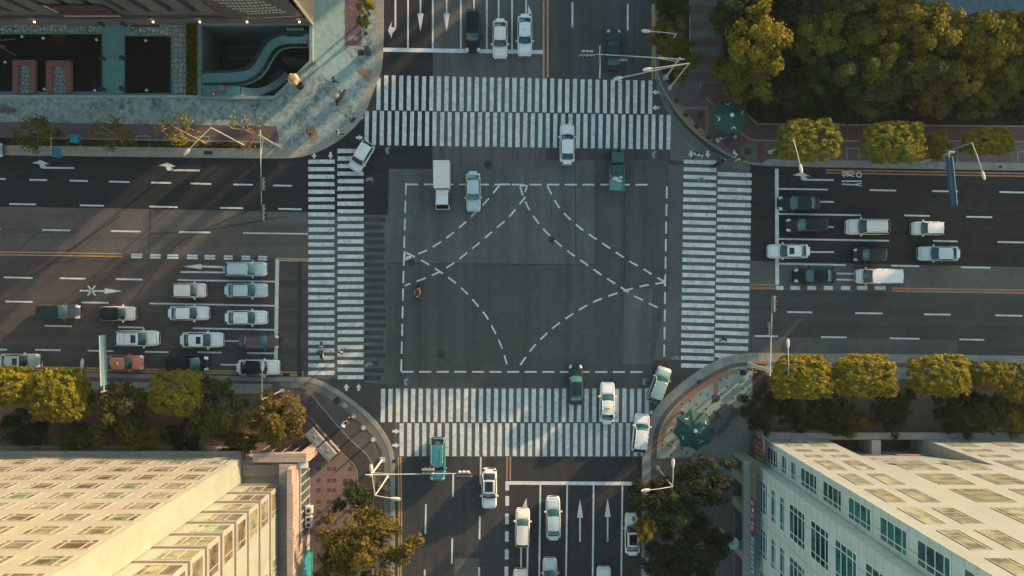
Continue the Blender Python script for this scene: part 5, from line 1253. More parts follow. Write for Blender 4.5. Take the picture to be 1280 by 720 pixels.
person(424, 166.5, 200, 'walk', wh, bk, 'person in white top walking at the kerb above the western zebra')
person(418, 101, 20, 'walk', bk, nv, 'person in dark clothes walking on the plaza above the scooter')
person(869, 193, 270, 'walk', wh, bk, 'left one of two people in white stepping onto the eastern zebra', z=.03)
person(874, 194, 270, 'walk', wh, gy, 'right one of two people in white stepping onto the eastern zebra', z=.03)
person(917.5, 192, 230, 'walk', wh, gy, 'person in white on the kerb below the square green parasol', z=ZT)
person(926, 199, 210, 'walk', bk, wh, 'person in black top and white trousers on the kerb by the cover plate', z=ZT)
person(427, 440, 80, 'walk', gy, bk, 'person in grey walking on the outer half of the western zebra', z=.03)
person(430.6, 530.5, 30, 'walk', wh, gy, 'person with white hat on the lower left pavement', wh)
person(435, 526, 30, 'walk', bk, bk, 'person in black walking beside the white hat on the lower left pavement')
person(904, 424, 75, 'walk', bk, bk, 'person in black striding over the lower end of the eastern zebra', z=.03)
person(852, 516, 320, 'stand', bk, nv, 'person in black at the upper left edge of the lower right parasol')
person(884, 519, 220, 'stand', bk, bk, 'person in black at the upper right edge of the lower right parasol')
scooter(946, 463, 170, plain('scooter charcoal', (.03, .035, .035), .4), 'charcoal scooter parked at the kerb below the eastern zebra')
scooter(901, 173, 210, plain('scooter pale', (.55, .56, .52), .4), 'pale scooter parked just below the upper green parasol')
bicycle(913, 176, 40, 'bicycle leaning beside the pale scooter below the upper parasol'); bicycle(836, 556, -38, 'bicycle parked left of the lower right parasol'); bicycle(842, 562, -52, 'second bicycle, the one nearer the trees left of the lower parasol', M_grey_m)
# ------------------------------------------------------------------ street furniture
M_lampW = plain('lamp pole cream', (.42, .42, .36), .4, .08); M_lens = plain('lamp lens', (.62, .62, .55), .3, .05)
def zof(base, top):   # height of a pole from its foot and its head in the survey
    return H * (1 - (Vector(base) - Vector((640, 360))).length / (Vector(top) - Vector((640, 360))).length)
def street_lamp(base, top, heads, label, z=None, k=.78):
    b = G(*base); zt = z or zof(base, top); t = thing('street_lamp', label, 'street lamp', (b.x, b.y, ZT), 0, 'street lamps')
    T = Vector((0, 0, zt - ZT))
    mb = MB(); mb.tube((0, 0, 0), (0, 0, .9), .16 * k, .14 * k, M_lampW, 10); mb.tube((0, 0, .9), T, .12 * k, .075 * k, M_lampW, 10); mb.rbox(-.25, .25, -.25, .25, 0, .12, M_grey_m, .03); mb.build('pole', t)
    for hx, hy in heads:
        e = G(hx, hy, zt + .25) - Vector((b.x, b.y, ZT)); d = (e - T); d.z = 0; d.normalize(); nr = Vector((-d.y, d.x, 0))
        mb = MB(); mb.path([tuple(T - Vector((0, 0, .05))), tuple(T.lerp(e, .5) + Vector((0, 0, .06))), tuple(e)], .055 * k, M_lampW, 8); mb.build('arm', t)
        mb = MB(); rows = []
        for s, w, hh in ((-.15, .06, .05), (.05, .16, .09), (.4, .2, .1), (.7, .17, .08), (.85, .07, .04)):
            c = e + d * s; rows.append([c + nr * w * math.cos(a) + Vector((0, 0, hh * math.sin(a))) for a in [2 * math.pi * i / 10 for i in range(11)]])
        mb.grid(rows, M_lampW); mb.f.append(tuple(range(10))); mb.m.append(0); mb.f.append(tuple(44 + i for i in reversed(range(10)))); mb.m.append(0); mb.build('lamp_head', t, True)
        mb = MB(); c = e + d * .35; mb.lathe([(.13, -.03), (.10, -.08)], M_lens, 10, (c.x, c.y, c.z - .06)); mb.build('lens', t)
    return t
street_lamp((837, 110), (862.3, 80), ((814, 86), (777, 97)), 'double armed street lamp beside the northern zebra at the upper right corner', 9.4)
street_lamp((826, 72), (854, 42.5), ((812, 39),), 'single armed street lamp over the golden tree on the north road', 8)
street_lamp((962, 190), (991.5, 172.5), ((1000, 206),), 'street lamp arching over the first clipped tree of the upper right row', 7.2)
street_lamp((1172, 192), (1214.5, 180.8), ((1228, 215),), 'street lamp beside the blue hanging sign at the upper right', 6.4)
street_lamp((960, 466.5), (983, 473), ((985, 433),), 'street lamp over the first clipped tree of the lower right row', 6.4)
street_lamp((353, 488), (327, 500.5), ((328, 462),), 'street lamp over the orange brown tree at the lower left corner', 7)
street_lamp((135, 489.5), (101, 497), ((102.3, 458),), 'street lamp above the round yellow tree beside the teal hanging sign', 5.6)
street_lamp((485, 595), (464, 619), ((464.5, 590), (491, 623)), 'double armed street lamp beside the signal mast at the lower left corner', 8)
street_lamp((822, 585), (841.3, 612), ((841.3, 583), (812, 612.5)), 'double armed street lamp beside the dark trees on the lower right pavement', 8)
street_lamp((306, 182), (260.6, 160.6), ((237, 186),), 'thin street lamp rising from the planting strip left of the western signal', 9.6, .6)
def signal_mast(base, top, end, heads, label, z=7.0, k_=.75):
    b = G(*base); t = thing('signal_mast', label, 'traffic light', (b.x, b.y, ZT), 0, 'traffic signal masts'); T = G(top[0], top[1], z) - Vector((b.x, b.y, ZT)); T.x = T.y = 0
    e = G(end[0], end[1], z + .1) - Vector((b.x, b.y, ZT))
    mb = MB(); mb.tube((0, 0, 0), (0, 0, T.z + .3), .13, .09, M_lampW, 10); mb.rbox(-.3, .3, -.3, .3, 0, .12, M_grey_m, .03); mb.build('pole', t)
    mb = MB(); d = Vector((e.x, e.y, 0)).normalized(); mb.tube((0, 0, T.z - .1), e, .085 * k_, .05 * k_, M_lampW, 8); mb.tube((0, 0, T.z - 1.0), Vector((0, 0, T.z - .1)).lerp(e, .22) - Vector((0, 0, .1)), .05, .04, M_lampW, 6); mb.tube(tuple(-d * .6 + Vector((0, 0, T.z - .1))), (0, 0, T.z - .1), .06, .085, M_lampW, 8); mb.build('arm', t)
    for hx, hy, face, n in heads:
        c = G(hx, hy, z) - Vector((b.x, b.y, ZT)); f = Vector((math.cos(math.radians(face)), math.sin(math.radians(face)), 0)); nr = Vector((-f.y, f.x, 0))
        M = Matrix(((nr.x, f.x, 0, c.x), (nr.y, f.y, 0, c.y), (0, 0, 1, c.z), (0, 0, 0, 1))); w = n * .21
        hd = MB(); hd.rbox(-w, w, .08, .30, -.25, .25, plain('signal casing', (.22, .23, .21), .5), .03, M); hd.box(-w - .08, w + .08, .05, .079, -.36, .36, M_black, M); h = hd.build('signal_head', t)
        for k in range(n):
            v = MB(); x = -w + .21 + .42 * k
            v.add([M @ Vector((x + .15 * math.cos(a), q, .15 * math.sin(a))) for q in (.30, .55) for a in [math.pi * i / 8 for i in range(9)]], [(i, i + 1, 10 + i, 9 + i) for i in range(8)], M_black)
            v.add([M @ Vector((x + .13 * math.cos(a), .304, .13 * math.sin(a))) for a in [2 * math.pi * i / 10 for i in range(10)]], [tuple(range(10))], plain('signal lens', (.05, .02, .015), .3)); v.build('visor', h)
        for k in range(3):
            v = MB(); x = -.42 + .42 * k
            if n > 2 and face in (270, 90): v.rbox(x - .16, x + .16, -.28, -.08, -.1, .22, plain('signal white back', (.45, .45, .4), .5), .03, M); v.v and v.build('rear_lamp', h)
    return t
signal_mast((832, 97), (849, 72), (725, 66.5), ((734, 67, 270, 4), (779, 73, 270, 2)), 'traffic signal mast arm reaching over the north road')
signal_mast((478, 574.5), (464, 592), (589, 591.5), ((580, 592, 270, 4), (535, 589, 90, 3)), 'traffic signal mast arm reaching over the south road')
signal_mast((351, 185), (326, 172), (327.2, 275), ((327.4, 230, 0, 3), (327.5, 266, 0, 4)), 'traffic signal mast arm reaching over the west road', 7.0, .6)
signal_mast((936.5, 454.5), (961, 462), (965.5, 369), ((964.6, 380, 0, 4), (963.6, 411, 180, 3)), 'traffic signal mast arm reaching over the east road')
def hanging_sign(base, top, p0, p1, col, col2, label, z=6.4, hh_=.6):
    b = G(*base); t = thing('hanging_sign', label, 'road sign', (b.x, b.y, ZT), 0, 'hanging road signs'); o = Vector((b.x, b.y, ZT))
    mb = MB(); mb.tube((0, 0, 0), (0, 0, z), .15, .1, M_lampW, 10); mb.build('pole', t)
    a0, a1 = G(*p0, z) - o, G(*p1, z) - o
    mb = MB(); mb.tube((0, 0, z - .1), a0, .08, .06, M_lampW, 8); mb.tube(a0, a1, .06, .05, M_lampW, 8); mb.build('arm', t)
    mb = MB(); q0, q1 = a0.lerp(a1, .10), a1; zc = z - ZT
    dd = (q1 - q0).normalized(); nr = Vector((-dd.y, dd.x, 0)) * .045
    for (zl, zh, c, k) in ((zc - hh_, zc + hh_, col, 1.0),):
        mb.add([q0.xy.to_3d() + s * nr + Vector((0, 0, zz)) for s in (-1, 1) for zz in (zl, zh)] + [q1.xy.to_3d() + s * nr + Vector((0, 0, zz)) for s in (-1, 1) for zz in (zl, zh)], ((0, 1, 3, 2), (4, 6, 7, 5), (0, 4, 5, 1), (2, 3, 7, 6), (1, 5, 7, 3), (0, 2, 6, 4)), c)
    mb.build('panel', t); mb = MB()
    for zz in (zc - hh_, zc + hh_): mb.tube(q0.xy.to_3d() + Vector((0, 0, zz)), q1.xy.to_3d() + Vector((0, 0, zz)), .04, .04, col2, 6)
    for s in (.1, .5, .95): q = q0.lerp(q1, s); mb.tube(q.xy.to_3d() + Vector((0, 0, zc - hh_)), q.xy.to_3d() + Vector((0, 0, zc + hh_)), .03, .03, col2, 6)
    mb.build('panel_frame', t); return t
hanging_sign((1150, 203), (1188, 190), (1186, 190), (1192.5, 257), plain('sign blue', (.02, .095, .19), .5, .15), M_grey_m, 'tall blue hanging road sign over the right edge of the east road')
hanging_sign((166, 480), (129, 489), (130, 489), (128, 419), plain('sign pale teal', (.09, .19, .24), .5, .15), M_lampW, 'pale teal hanging road sign beside the orange red taxi')
p = G(82, 189, 0); t = thing('plaza_sign', 'narrow blue sign on a cream post at the left kerb of the plaza', 'sign', (p.x, p.y, ZT))
mb = MB(); mb.tube((0, 0, 0), (0, 0, 2.6), .06, .05, M_lampW, 8); mb.tube((0, -.05, 2.55), (0, 1.6, 2.55), .05, .05, M_lampW, 8); mb.build('post', t)
mb = MB(); mb.rbox(.06, .42, -1.05, .05, 1.4, 2.5, plain('sign sky blue', (.02, .22, .32), .5, .15), .03); mb.build('panel', t)
mb = MB()
for k in range(4): mb.box(.14, .36, -.9 + .22 * k, -.8 + .22 * k, 2.5, 2.51, plain('sign mark', (.015, .03, .045), .5))
mb.build('lettering', t)
# parasols
M_para = plain('parasol green', (.007, .058, .046), .75, .25, 1.2); M_hub = plain('parasol hub white', (.55, .62, .58), .5, .05); M_paral = plain('parasol edge green', (.012, .10, .075), .75, .2)
def parasol(px, py, rad, rot, label, zt=3.3):
    p = G(px, py, 3.0); t = thing('parasol', label, 'parasol', (p.x, p.y, ZT), math.radians(rot), 'green parasols')
    n = 8; mb = MB(); ring = []; z0 = 2.45
    for i in range(n):
        for k in range(4):
            a = 2 * math.pi * (i + k / 4) / n; rr = rad * (1 - .17 * math.sin(math.pi * k / 4)) ; ring.append((rr * math.cos(a), rr * math.sin(a), z0 + .06 * math.sin(math.pi * k / 4)))
    m_ = len(ring); mid = [(x * .5, y * .5, z0 + .48) for x, y, z in ring]
    V = [(0, 0, zt - .05)] + mid + ring + [(x * .995, y * .995, z - .16) for x, y, z in ring]
    fs = [(0, 1 + i, 1 + (i + 1) % m_) for i in range(m_)] + [(1 + i, 1 + m_ + i, 1 + m_ + (i + 1) % m_, 1 + (i + 1) % m_) for i in range(m_)] + [(1 + m_ + i, 1 + 2 * m_ + i, 1 + 2 * m_ + (i + 1) % m_, 1 + m_ + (i + 1) % m_) for i in range(m_)]
    mb.add(V, fs, M_para); cn = mb.build('canopy', t)
    def surf(r, a):
        i = (a / (2 * math.pi / n)) % 1; rr = rad * (1 - .17 * math.sin(math.pi * i)); q = min(1, r / rr)
        z = lerp(zt - .05, z0 + .48, q / .5) if q < .5 else lerp(z0 + .48, z0, (q - .5) / .5); return Vector((r * math.cos(a), r * math.sin(a), z + .035))
    for q in range(4):
        mb = MB(); a0 = 2 * math.pi * (q * 2 + .5) / n; r0 = rad * .70
        for k in range(12):
            b0, b1 = 2 * math.pi * k / 12, 2 * math.pi * (k + 1) / 12
            if k % 6 == 1: continue
            f = lambda b, e: surf(r0 + e * math.sin(b), a0 + e * math.cos(b) / r0)
            mb.quad(f(b0, .17), f(b1, .17), f(b1, .26), f(b0, .26), M_hub)
        for dx, dy, w in ((-.04, .04, .12), (.06, -.05, .1), (0, -.12, .07)): mb.quad(*[surf(r0 + dy + sy * w / 2, a0 + (dx + sx * w / 2) / r0) for sx, sy in ((-1, -1), (1, -1), (1, 1), (-1, 1))], M_hub)
        mb.build('emblem', cn)
    for i in range(n):
        a = 2 * math.pi * i / n; mb = MB(); mb.tube((.05 * math.cos(a), .05 * math.sin(a), zt - .1), (rad * math.cos(a), rad * math.sin(a), z0 - .03), .018, .012, M_black, 5); mb.build('rib', t)
    mb = MB(); mb.lathe([(.22, zt - .07), (.20, zt + .02), (.08, zt + .06)], M_hub, 16); mb.build('hub', t)
    mb = MB(); mb.tube((0, 0, .1), (0, 0, zt - .06), .035, .03, M_grey_m, 8); mb.build('pole', t)
    mb = MB(); mb.lathe([(.4, 0), (.4, .08), (.1, .14)], M_black, 16); mb.build('base', t)
parasol(914, 144.5, 2.1, 80, 'dark green parasol at the edge of the upper right grove')
parasol(868.5, 538, 2.35, 98, 'brighter green parasol on the pale paved corner at the lower right')
# dark stall roofs behind the lower parasol
M_stall = plain('stall roof', (.042, .052, .052), .7, .25, 1.5)
for px, py, lb in ((900.5, 533, 'dark stall roof right beside the lower green parasol'), (911.5, 517.5, 'dark stall roof further up, touching the dark tree crown')):
    p = G(px, py, 2.4); t = thing('market_stall', lb, 'stall', (p.x, p.y, ZT), math.radians(42), 'dark roofed stalls')
    mb = MB(); mb.add([(-.95, -.7, 2.2), (.95, -.7, 2.2), (.95, .7, 2.2), (-.95, .7, 2.2), (-.9, 0, 2.42), (.9, 0, 2.42)], ((0, 1, 5, 4), (2, 3, 4, 5), (1, 2, 5), (3, 0, 4), (3, 2, 1, 0)), M_stall); mb.build('roof', t)
    for x in (-.8, .8):
        for y in (-.6, .6): mb = MB(); mb.tube((x, y, 0), (x, y, 2.2), .03, .03, M_black, 6); mb.build('post', t)
    mb = MB(); mb.rbox(-.75, .75, -.5, .5, .02, .95, plain('stall counter', (.07, .06, .05), .7), .04); mb.build('counter', t)
# round disc lamp at the office block
p = G(899, 659); t = thing('disc_lamp', 'round pale teal disc on a post beside the office arcade', 'street lamp', (p.x, p.y, ZT), 0, 'street lamps')
mb = MB(); mb.tube((0, 0, 0), (0, 0, 5.1), .1, .07, M_grey_m, 8); mb.build('post', t)
mb = MB(); mb.lathe([(.2, 5.1), (.64, 5.2), (.66, 5.27), (.45, 5.36), (.02, 5.4)], plain('disc teal', (.20, .36, .36), .4, .15), 24); mb.build('disc', t, True)
# lantern post, pond lights, walk lanterns, cones, bollards
p = G(376, 108); t = thing('lantern_post', 'cream square lantern on a black footed post at the sunken court corner', 'lamp', (p.x, p.y, ZT))
mb = MB(); mb.lathe([(.42, 0), (.42, .12), (.30, .22), (.12, .3), (.06, .4)], M_black, 18); mb.tube((0, 0, .4), (0, 0, 2.3), .05, .05, M_black, 8); mb.build('post', t)
mb = MB(); mb.lathe([(.42, 2.3), (.66, 2.5), (.66, 2.95), (.46, 3.2), (.2, 3.26)], plain('lantern paper', (.52, .36, .20), .6, .3, 3), 6); mb.lathe([(.5, 3.261), (.2, 3.3)], plain('lantern top', (.30, .20, .11), .7, .3), 5); mb.build('shade', t)
for px, py, lb in ((28, 46, 'white pond light near the upper edge of the long pond, left'), (54.5, 48, 'small dim pond light along the upper edge of the long pond, middle'), (121, 50, 'white pond light near the upper right corner of the long pond'), (7, 78, 'white pond light at the far left of the long pond'), (56, 111.5, 'white pond light between the two brick frames'), (119, 113, 'white pond light near the lower right corner of the long pond'), (182.5, 51, 'white pond light at the upper edge of the square pond'), (183.5, 113, 'white pond light at the lower edge of the square pond')):
    p = G(px, py, .4); t = thing('pond_light', lb, 'pond light', (p.x, p.y, ZT + .05), 0, 'lights in the ponds')
    mb = MB(); mb.tube((0, 0, 0), (0, 0, .2), .05, .05, M_black, 8); mb.build('stem', t); mb = MB(); mb.lathe([(.06, .2), (.14, .27), (.15, .35), (.09, .44), (.01, .46)], plain('pond globe', (.62, .62, .58), .35, .05), 14); mb.build('globe', t, True)
for px, py, lb in ((127.5, 30.5, 'black lantern at the upper left of the slate walk'), (155, 30.5, 'black lantern at the upper right of the slate walk'), (128, 73, 'black lantern halfway down the left side of the slate walk'), (153.5, 73, 'black lantern halfway down the right side of the slate walk'), (128.5, 111, 'black lantern at the lower left of the slate walk'), (153.5, 111.5, 'black lantern at the lower right of the slate walk')):
    p = G(px, py, .5); t = thing('walk_lantern', lb, 'lantern', (p.x, p.y, ZT + .02), 0, 'lanterns along the slate walk')
    mb = MB(); mb.lathe([(.2, 0), (.2, .06), (.06, .1), (.06, .55)], M_black, 12); mb.build('post', t); mb = MB(); mb.lathe([(.10, .55), (.26, .62), (.28, .8), (.24, .86), (.08, .98)], M_black, 8); mb.build('hood', t)
    mb = MB(); mb.lathe([(.16, .46), (.16, .549)], plain('lantern glass', (.14, .17, .16), .3), 8); mb.build('glass', t)
for px, py, s, lb in ((270, 119.5, .5, 'pinkish red cone at the end of the rope beside the low wall'), (382, 54.5, .38, 'small red cone on the footbridge landing'), (389.5, 39.5, .42, 'small red cone beside the building corner')):
    p = G(px, py); t = thing('traffic_cone', lb, 'cone', (p.x, p.y, ZT + (.42 if py == 119.5 else .03)), 0, 'red cones round the sunken court')
    mb = MB(); mb.rbox(-.6 * s, .6 * s, -.6 * s, .6 * s, 0, .05, plain('cone foot', (.28, .05, .07), .6), .02); mb.build('foot', t); mb = MB(); mb.lathe([(.45 * s, .05), (.3 * s, .4 * s + .05), (.1 * s, 1.3 * s)], plain('cone red', (.45, .07, .10), .6, .2), 14); mb.build('cone', t); mb = MB(); mb.lathe([(.275 * s, .5 * s + .05), (.215 * s, .75 * s + .05)], M_white, 14); mb.build('band', t)
mb = MB(); a, b = G(246.5, 106, .5), G(269, 118.5, .9); mb.path([a, a.lerp(b, .33) - Vector((0, 0, .12)), a.lerp(b, .66) - Vector((0, 0, .14)), b], .03, plain('rope', (.3, .28, .24), .8), 6); tag(mb.build('rope'), 'thin pale rope between the shrub bed and the red cone', 'rope')
mb = MB(); mb.rbox(-.3, .3, -.35, .35, 0, .7, plain('post brown', (.20, .16, .13), .7), .05); p = G(280, 112); tag(mb.build('stone_post', None, False, (p.x, p.y, .1)), 'squat brown post at the head of the curved stair', 'post')
def bollard(px, py, lb, c, base=False):
    p = G(px, py); t = thing('bollard', lb, 'bollard', (p.x, p.y, ZT + .01), 0, 'bollards along the rounded kerbs')
    mb = MB(); mb.tube((0, 0, 0), (0, 0, .75), .13, .12, c, 12); mb.lathe([(.15, .75), (.15, .82), (.06, .9)], c, 12); mb.build('post', t)
    mb = MB(); mb.lathe([(.30, 0), (.30, .03), (.14, .05)], M_grey_m if base else M_iron, 12); mb.build('foot', t)
cb = plain('bollard brown', (.06, .045, .04), .6); cs = plain('bollard stone', (.17, .15, .125), .7)
for k, (px, py) in enumerate(((845.5, 126.5), (856.5, 143.5), (870.5, 158), (885, 171.5))): bollard(px, py, ('topmost', 'second from the top', 'third from the top', 'lowest')[k] + ' brown bollard on the tan tactile strip of the upper right corner', cb)
for k, (px, py) in enumerate(((431, 506.5), (442.5, 520), (454.5, 534.5), (466.5, 549.5))): bollard(px, py, ('topmost', 'second from the top', 'third from the top', 'lowest')[k] + ' stone bollard along the lower left rounded kerb', cs, True)
for px, py, a, lb in ((481, 607, -32, 'pinkish bench beside the signal mast at the lower left corner'),):
    p = G(px, py); t = thing('bench', lb, 'bench', (p.x, p.y, ZT), math.radians(a)); mb = MB()
    for k in range(4): mb.rbox(-.7, .7, -.26 + .14 * k, -.15 + .14 * k, .40, .46, plain('bench slat', (.30, .19, .14), .6), .01)
    mb.build('seat', t)
    for s in (-.55, .55): mb = MB(); mb.rbox(s - .05, s + .05, -.22, .22, 0, .4, M_iron, .02); mb.build('leg', t)
# brick frames in the long pond
M_brick = tiles('red brick', (.20, .075, .07), (.25, .095, .085), (.12, .05, .045), .25, .1, .01, 0, .4, .6)
for x0, x1, y0, lb in ((20.3, 48.5, 77, 'left red brick frame with cobbles, standing in the long pond'), (62, 92.5, 77.8, 'right red brick frame with cobbles, standing in the long pond')):
    p0, p1 = G(x0, 117.5), G(x1, y0); t = thing('brick_frame', lb, 'planter', ((p0.x + p1.x) / 2, (p0.y + p1.y) / 2, ZT + .02), 0, 'brick frames in the pond'); w, h = (p1.x - p0.x) / 2, (p1.y - p0.y) / 2
    mb = MB(); mb.rbox(-w, -w + .62, -h, h - .621, 0, .55, M_brick, .03); mb.rbox(w - .62, w, -h, h - .621, 0, .55, M_brick, .03); mb.rbox(-w, w, h - .62, h, 0, .56, M_brick, .03); mb.build('frame', t)
    mb = MB(); mb.box(-w + .63, w - .63, -h, h - .63, 0, .2, M_cob); mb.build('cobble_bed', t)
p = G(8, 62); t = thing('pond_sculpture', 'low rusty bar sculpture at the left edge of the long pond', 'sculpture', (p.x, p.y, ZT + .04)); mb = MB()
for a, b in (((-.4, .9, .3), (1.5, 1.0, .5)), ((-.4, .2, .4), (1.6, -.9, .6)), ((-.5, .3, .35), (.2, .25, .5)), ((-.5, .15, .3), (.3, .1, .45))): mb.tube(a, b, .05, .05, plain('rusty bar', (.16, .12, .10), .7, .3), 6)
for a in ((-.4, .9, 0), (-.4, .2, 0)): mb.tube(a, (a[0], a[1], .4), .05, .05, M_iron, 6)
mb.build('bars', t)
p = G(10, 139); t = thing('plaza_bench', 'long brown bench at the left edge of the plaza', 'bench', (p.x, p.y, ZT)); mb = MB(); mb.rbox(-1.2, 1.1, -.25, .25, .38, .46, plain('bench brown', (.14, .075, .05), .7), .02); mb.build('seat', t)
for s in (-.9, .8): mb = MB(); mb.rbox(s - .08, s + .08, -.2, .2, 0, .38, M_iron, .02); mb.build('leg', t)
p = G(98.5, 175.5); t = thing('recycling_bin', 'bright blue bin in the first tree pit of the plaza strip', 'bin', (p.x, p.y, ZT)); mb = MB(); mb.rbox(-.38, .38, -.4, .4, 0, .85, plain('bin blue', (.01, .22, .32), .5, .15), .06); mb.build('body', t); mb = MB(); mb.rbox(-.42, .42, -.44, .44, .852, .95, plain('bin lid blue', (.012, .26, .37), .45), .05); mb.build('lid', t)
for px, py, lb in ((459.5, 63.5, 'dark blue utility box beside the cycle path at the upper left corner'),):
    p = G(px, py, .6); t = thing('utility_box', lb, 'utility box', (p.x, p.y, ZT)); mb = MB(); mb.rbox(-.28, .28, -.4, .4, 0, 1.2, plain('box navy', (.025, .045, .075), .5), .04); mb.build('cabinet', t); mb = MB(); mb.box(-.2, .2, -.412, -.4, .2, 1.0, plain('box door', (.035, .06, .09), .5)); mb.build('door', t)
p = G(458, 42); t = thing('guy_pole', 'leaning bare timber pole beside the cycle path', 'pole', (p.x, p.y, ZT)); mb = MB(); tp_ = G(437, 8, 4) - p; mb.tube((0, 0, 0), tp_, .08, .06, plain('timber', (.13, .11, .085), .8), 8); mb.build('shaft', t); mb = MB(); mb.lathe([(.2, 0), (.2, .25), (.1, .3)], M_iron, 10); mb.build('foot', t)

# ------------------------------------------------------------------ trees
def crown_mesh(name, seed, mat, clumps, leaves, rc, leaf, kind='round', flat=.75):
    """crown about one unit in half width, leaves in clumps through its volume; sizes are relative to the unit"""
    rg = np.random.default_rng(seed); C = []
    while len(C) < clumps:
        d = rg.normal(size=3); d /= np.linalg.norm(d)
        if kind == 'box':
            if rg.random() < .6:
                q = np.array([rg.uniform(-1, 1), rg.uniform(-1, 1), rg.uniform(.62, 1.0)])
                ed = (abs(q[0]) ** 4.2 + abs(q[1]) ** 4.2); 
                if ed > 1.05: continue
                q[2] -= .34 * ed + .12 * rg.random()
            else:
                e = 3.8; s = (np.abs(d) ** e).sum() ** (-1 / e); q = d * s * rg.uniform(.8, 1.0)
            a = math.atan2(q[1], q[0]); q[:2] *= 1 + .035 * math.sin(3 * a + seed) + .03 * math.sin(7 * a + seed * 2)
        else:
            a = math.atan2(d[1], d[0]); wob = 1 + .17 * math.sin(3 * a + seed) + .13 * math.sin(5 * a + 2.1 * seed) + .10 * math.sin(9 * a + seed * .7)
            q = d * wob * (rg.uniform(.25, 1) ** .45)
        if q[2] < -.75: continue
        C.append(q)
    C = np.array(C); n = clumps * leaves
    ci = np.repeat(np.arange(clumps), leaves)
    off = rg.normal(size=(n, 3)); off /= np.linalg.norm(off, axis=1)[:, None]; off *= (rg.uniform(0, 1, size=(n, 1)) ** .5) * rc * rg.uniform(.6, 1.25, size=(clumps, 1))[ci]
    P = C[ci] + off
    if kind == 'box': P = np.clip(P, -1.06, 1.06)
    P[:, 2] *= flat
    nrm = .55 * off / rc + .5 * C[ci] + rg.normal(size=(n, 3)) * .55 + np.array([0, 0, .25]); nrm /= np.linalg.norm(nrm, axis=1)[:, None]
    t = np.cross(nrm, rg.normal(size=(n, 3))); t /= np.linalg.norm(t, axis=1)[:, None]; b = np.cross(nrm, t)
    s = leaf * rg.uniform(.6, 1.3, size=(n, 1)); t *= s; b *= s * .62
    V = np.stack([P - t, P - b * .9 + t * .1, P + t, P + b * .9 + t * .1], axis=1).reshape(-1, 3)
    me = bpy.data.meshes.new(name); me.vertices.add(4 * n); me.vertices.foreach_set('co', V.astype(np.float32).ravel())
    me.loops.add(4 * n); me.loops.foreach_set('vertex_index', np.arange(4 * n, dtype=np.int32)); me.polygons.add(n)
    me.polygons.foreach_set('loop_start', np.arange(0, 4 * n, 4, dtype=np.int32)); me.polygons.foreach_set('loop_total', np.full(n, 4, dtype=np.int32))
    me.materials.append(mat); me.update(); me.validate(); return me
LF_yel = leafmat('leaves clipped yellow green', (.20, .175, .014), (.135, .14, .014), (.27, .215, .018)); LF_grn = leafmat('leaves bright green', (.15, .165, .018), (.175, .165, .02), (.24, .21, .026))
LF_dk = leafmat('leaves dark green', (.018, .028, .014), (.026, .036, .017), (.04, .046, .02)); LF_ol = leafmat('leaves olive', (.088, .098, .016), (.112, .108, .017), (.175, .148, .02))
LF_gold = leafmat('leaves golden olive', (.18, .148, .014), (.108, .106, .014), (.25, .192, .018)); LF_org = leafmat('leaves orange brown', (.125, .095, .02), (.09, .078, .019), (.175, .13, .028)); LF_brn = leafmat('leaves brownish', (.070, .074, .022), (.050, .060, .02), (.125, .115, .03))
LF_mid = leafmat('leaves mid green', (.03, .055, .02), (.045, .065, .022), (.06, .075, .026))
BARK = plain('bark', (.06, .048, .036), .9, .35, 4); BARKL = plain('pale bark', (.20, .15, .095), .85, .25, 4)
CR = {}
def crown(kindmat, var):
    key = (kindmat, var)
    if key not in CR:
        m = {'yel': LF_yel, 'grn': LF_grn, 'dk': LF_dk, 'ol': LF_ol, 'gold': LF_gold, 'org': LF_org, 'brn': LF_brn, 'mid': LF_mid}[kindmat[0]]
        sd = var * 13 + 7 * ['yel', 'grn', 'dk', 'ol', 'gold', 'org', 'brn', 'mid'].index(kindmat[0]) + 3
        CR[key] = crown_mesh('crown', sd, m, 320, 40, .14, .06, 'box', 1) if kindmat[1] == 'box' else crown_mesh('crown', sd, m, 54, 130, .26, .056, 'round', .9)
    return CR[key]
def tree(px, py, wpx, hpx, zc, th, km, var, label, name='tree', group='trees round the crossing', rot=None, cat='tree', bark=BARK):
    s = (H - zc) / H / K; p = G(px, py, zc); t = thing(name, label, cat, (p.x, p.y, ZT), 0, group)
    o = bpy.data.objects.new('crown', crown(km, var)); COL.objects.link(o); o.parent = t; o.location = (0, 0, zc - ZT)
    sh = 1.07 if km[1] == 'box' else (1.12 if 'grove' in group else 1.06)
    o.scale = (wpx * s / 2 / sh, hpx * s / 2 / sh, th / 2)
    r = random.Random(int(px * 7 + py)); o.rotation_euler = (0, 0, 0 if km[1] == 'box' else 0)
    if km[1] != 'box': q = (wpx + hpx) / 2; 
    mb = MB(); tr = .10 + .012 * (wpx + hpx) * s; top = zc - ZT
    mb.tube((0, 0, 0), (r.uniform(-.1, .1), r.uniform(-.1, .1), top - th * .25), tr, tr * .6, bark, 8)
    for k in range(6):
        a = k * 1.05 + r.uniform(0, .6); rr = min(wpx, hpx) * s * r.uniform(.22, .36); mb.tube((0, 0, top - th * .45), (math.cos(a) * rr, math.sin(a) * rr, top + th * r.uniform(-.1, .25)), tr * .45, tr * .12, bark, 6)
    mb.build('trunk', t); return t
B, RD = 'box', 'round'
row = 'clipped street trees'
tree(1010, 177, 78, 54, 5.2, 3.2, ('grn', B), 0, 'clipped green tree under the arching lamp, first of the upper right row', group=row)
tree(1114, 179, 78, 52, 5.0, 3.2, ('grn', B), 1, 'broad clipped yellow green tree in the middle of the upper right row', group=row)
tree(1168, 180, 36, 42, 4.2, 3.0, ('gold', RD), 0, 'narrow loose olive tree between two clipped trees of the upper right row', group=row)
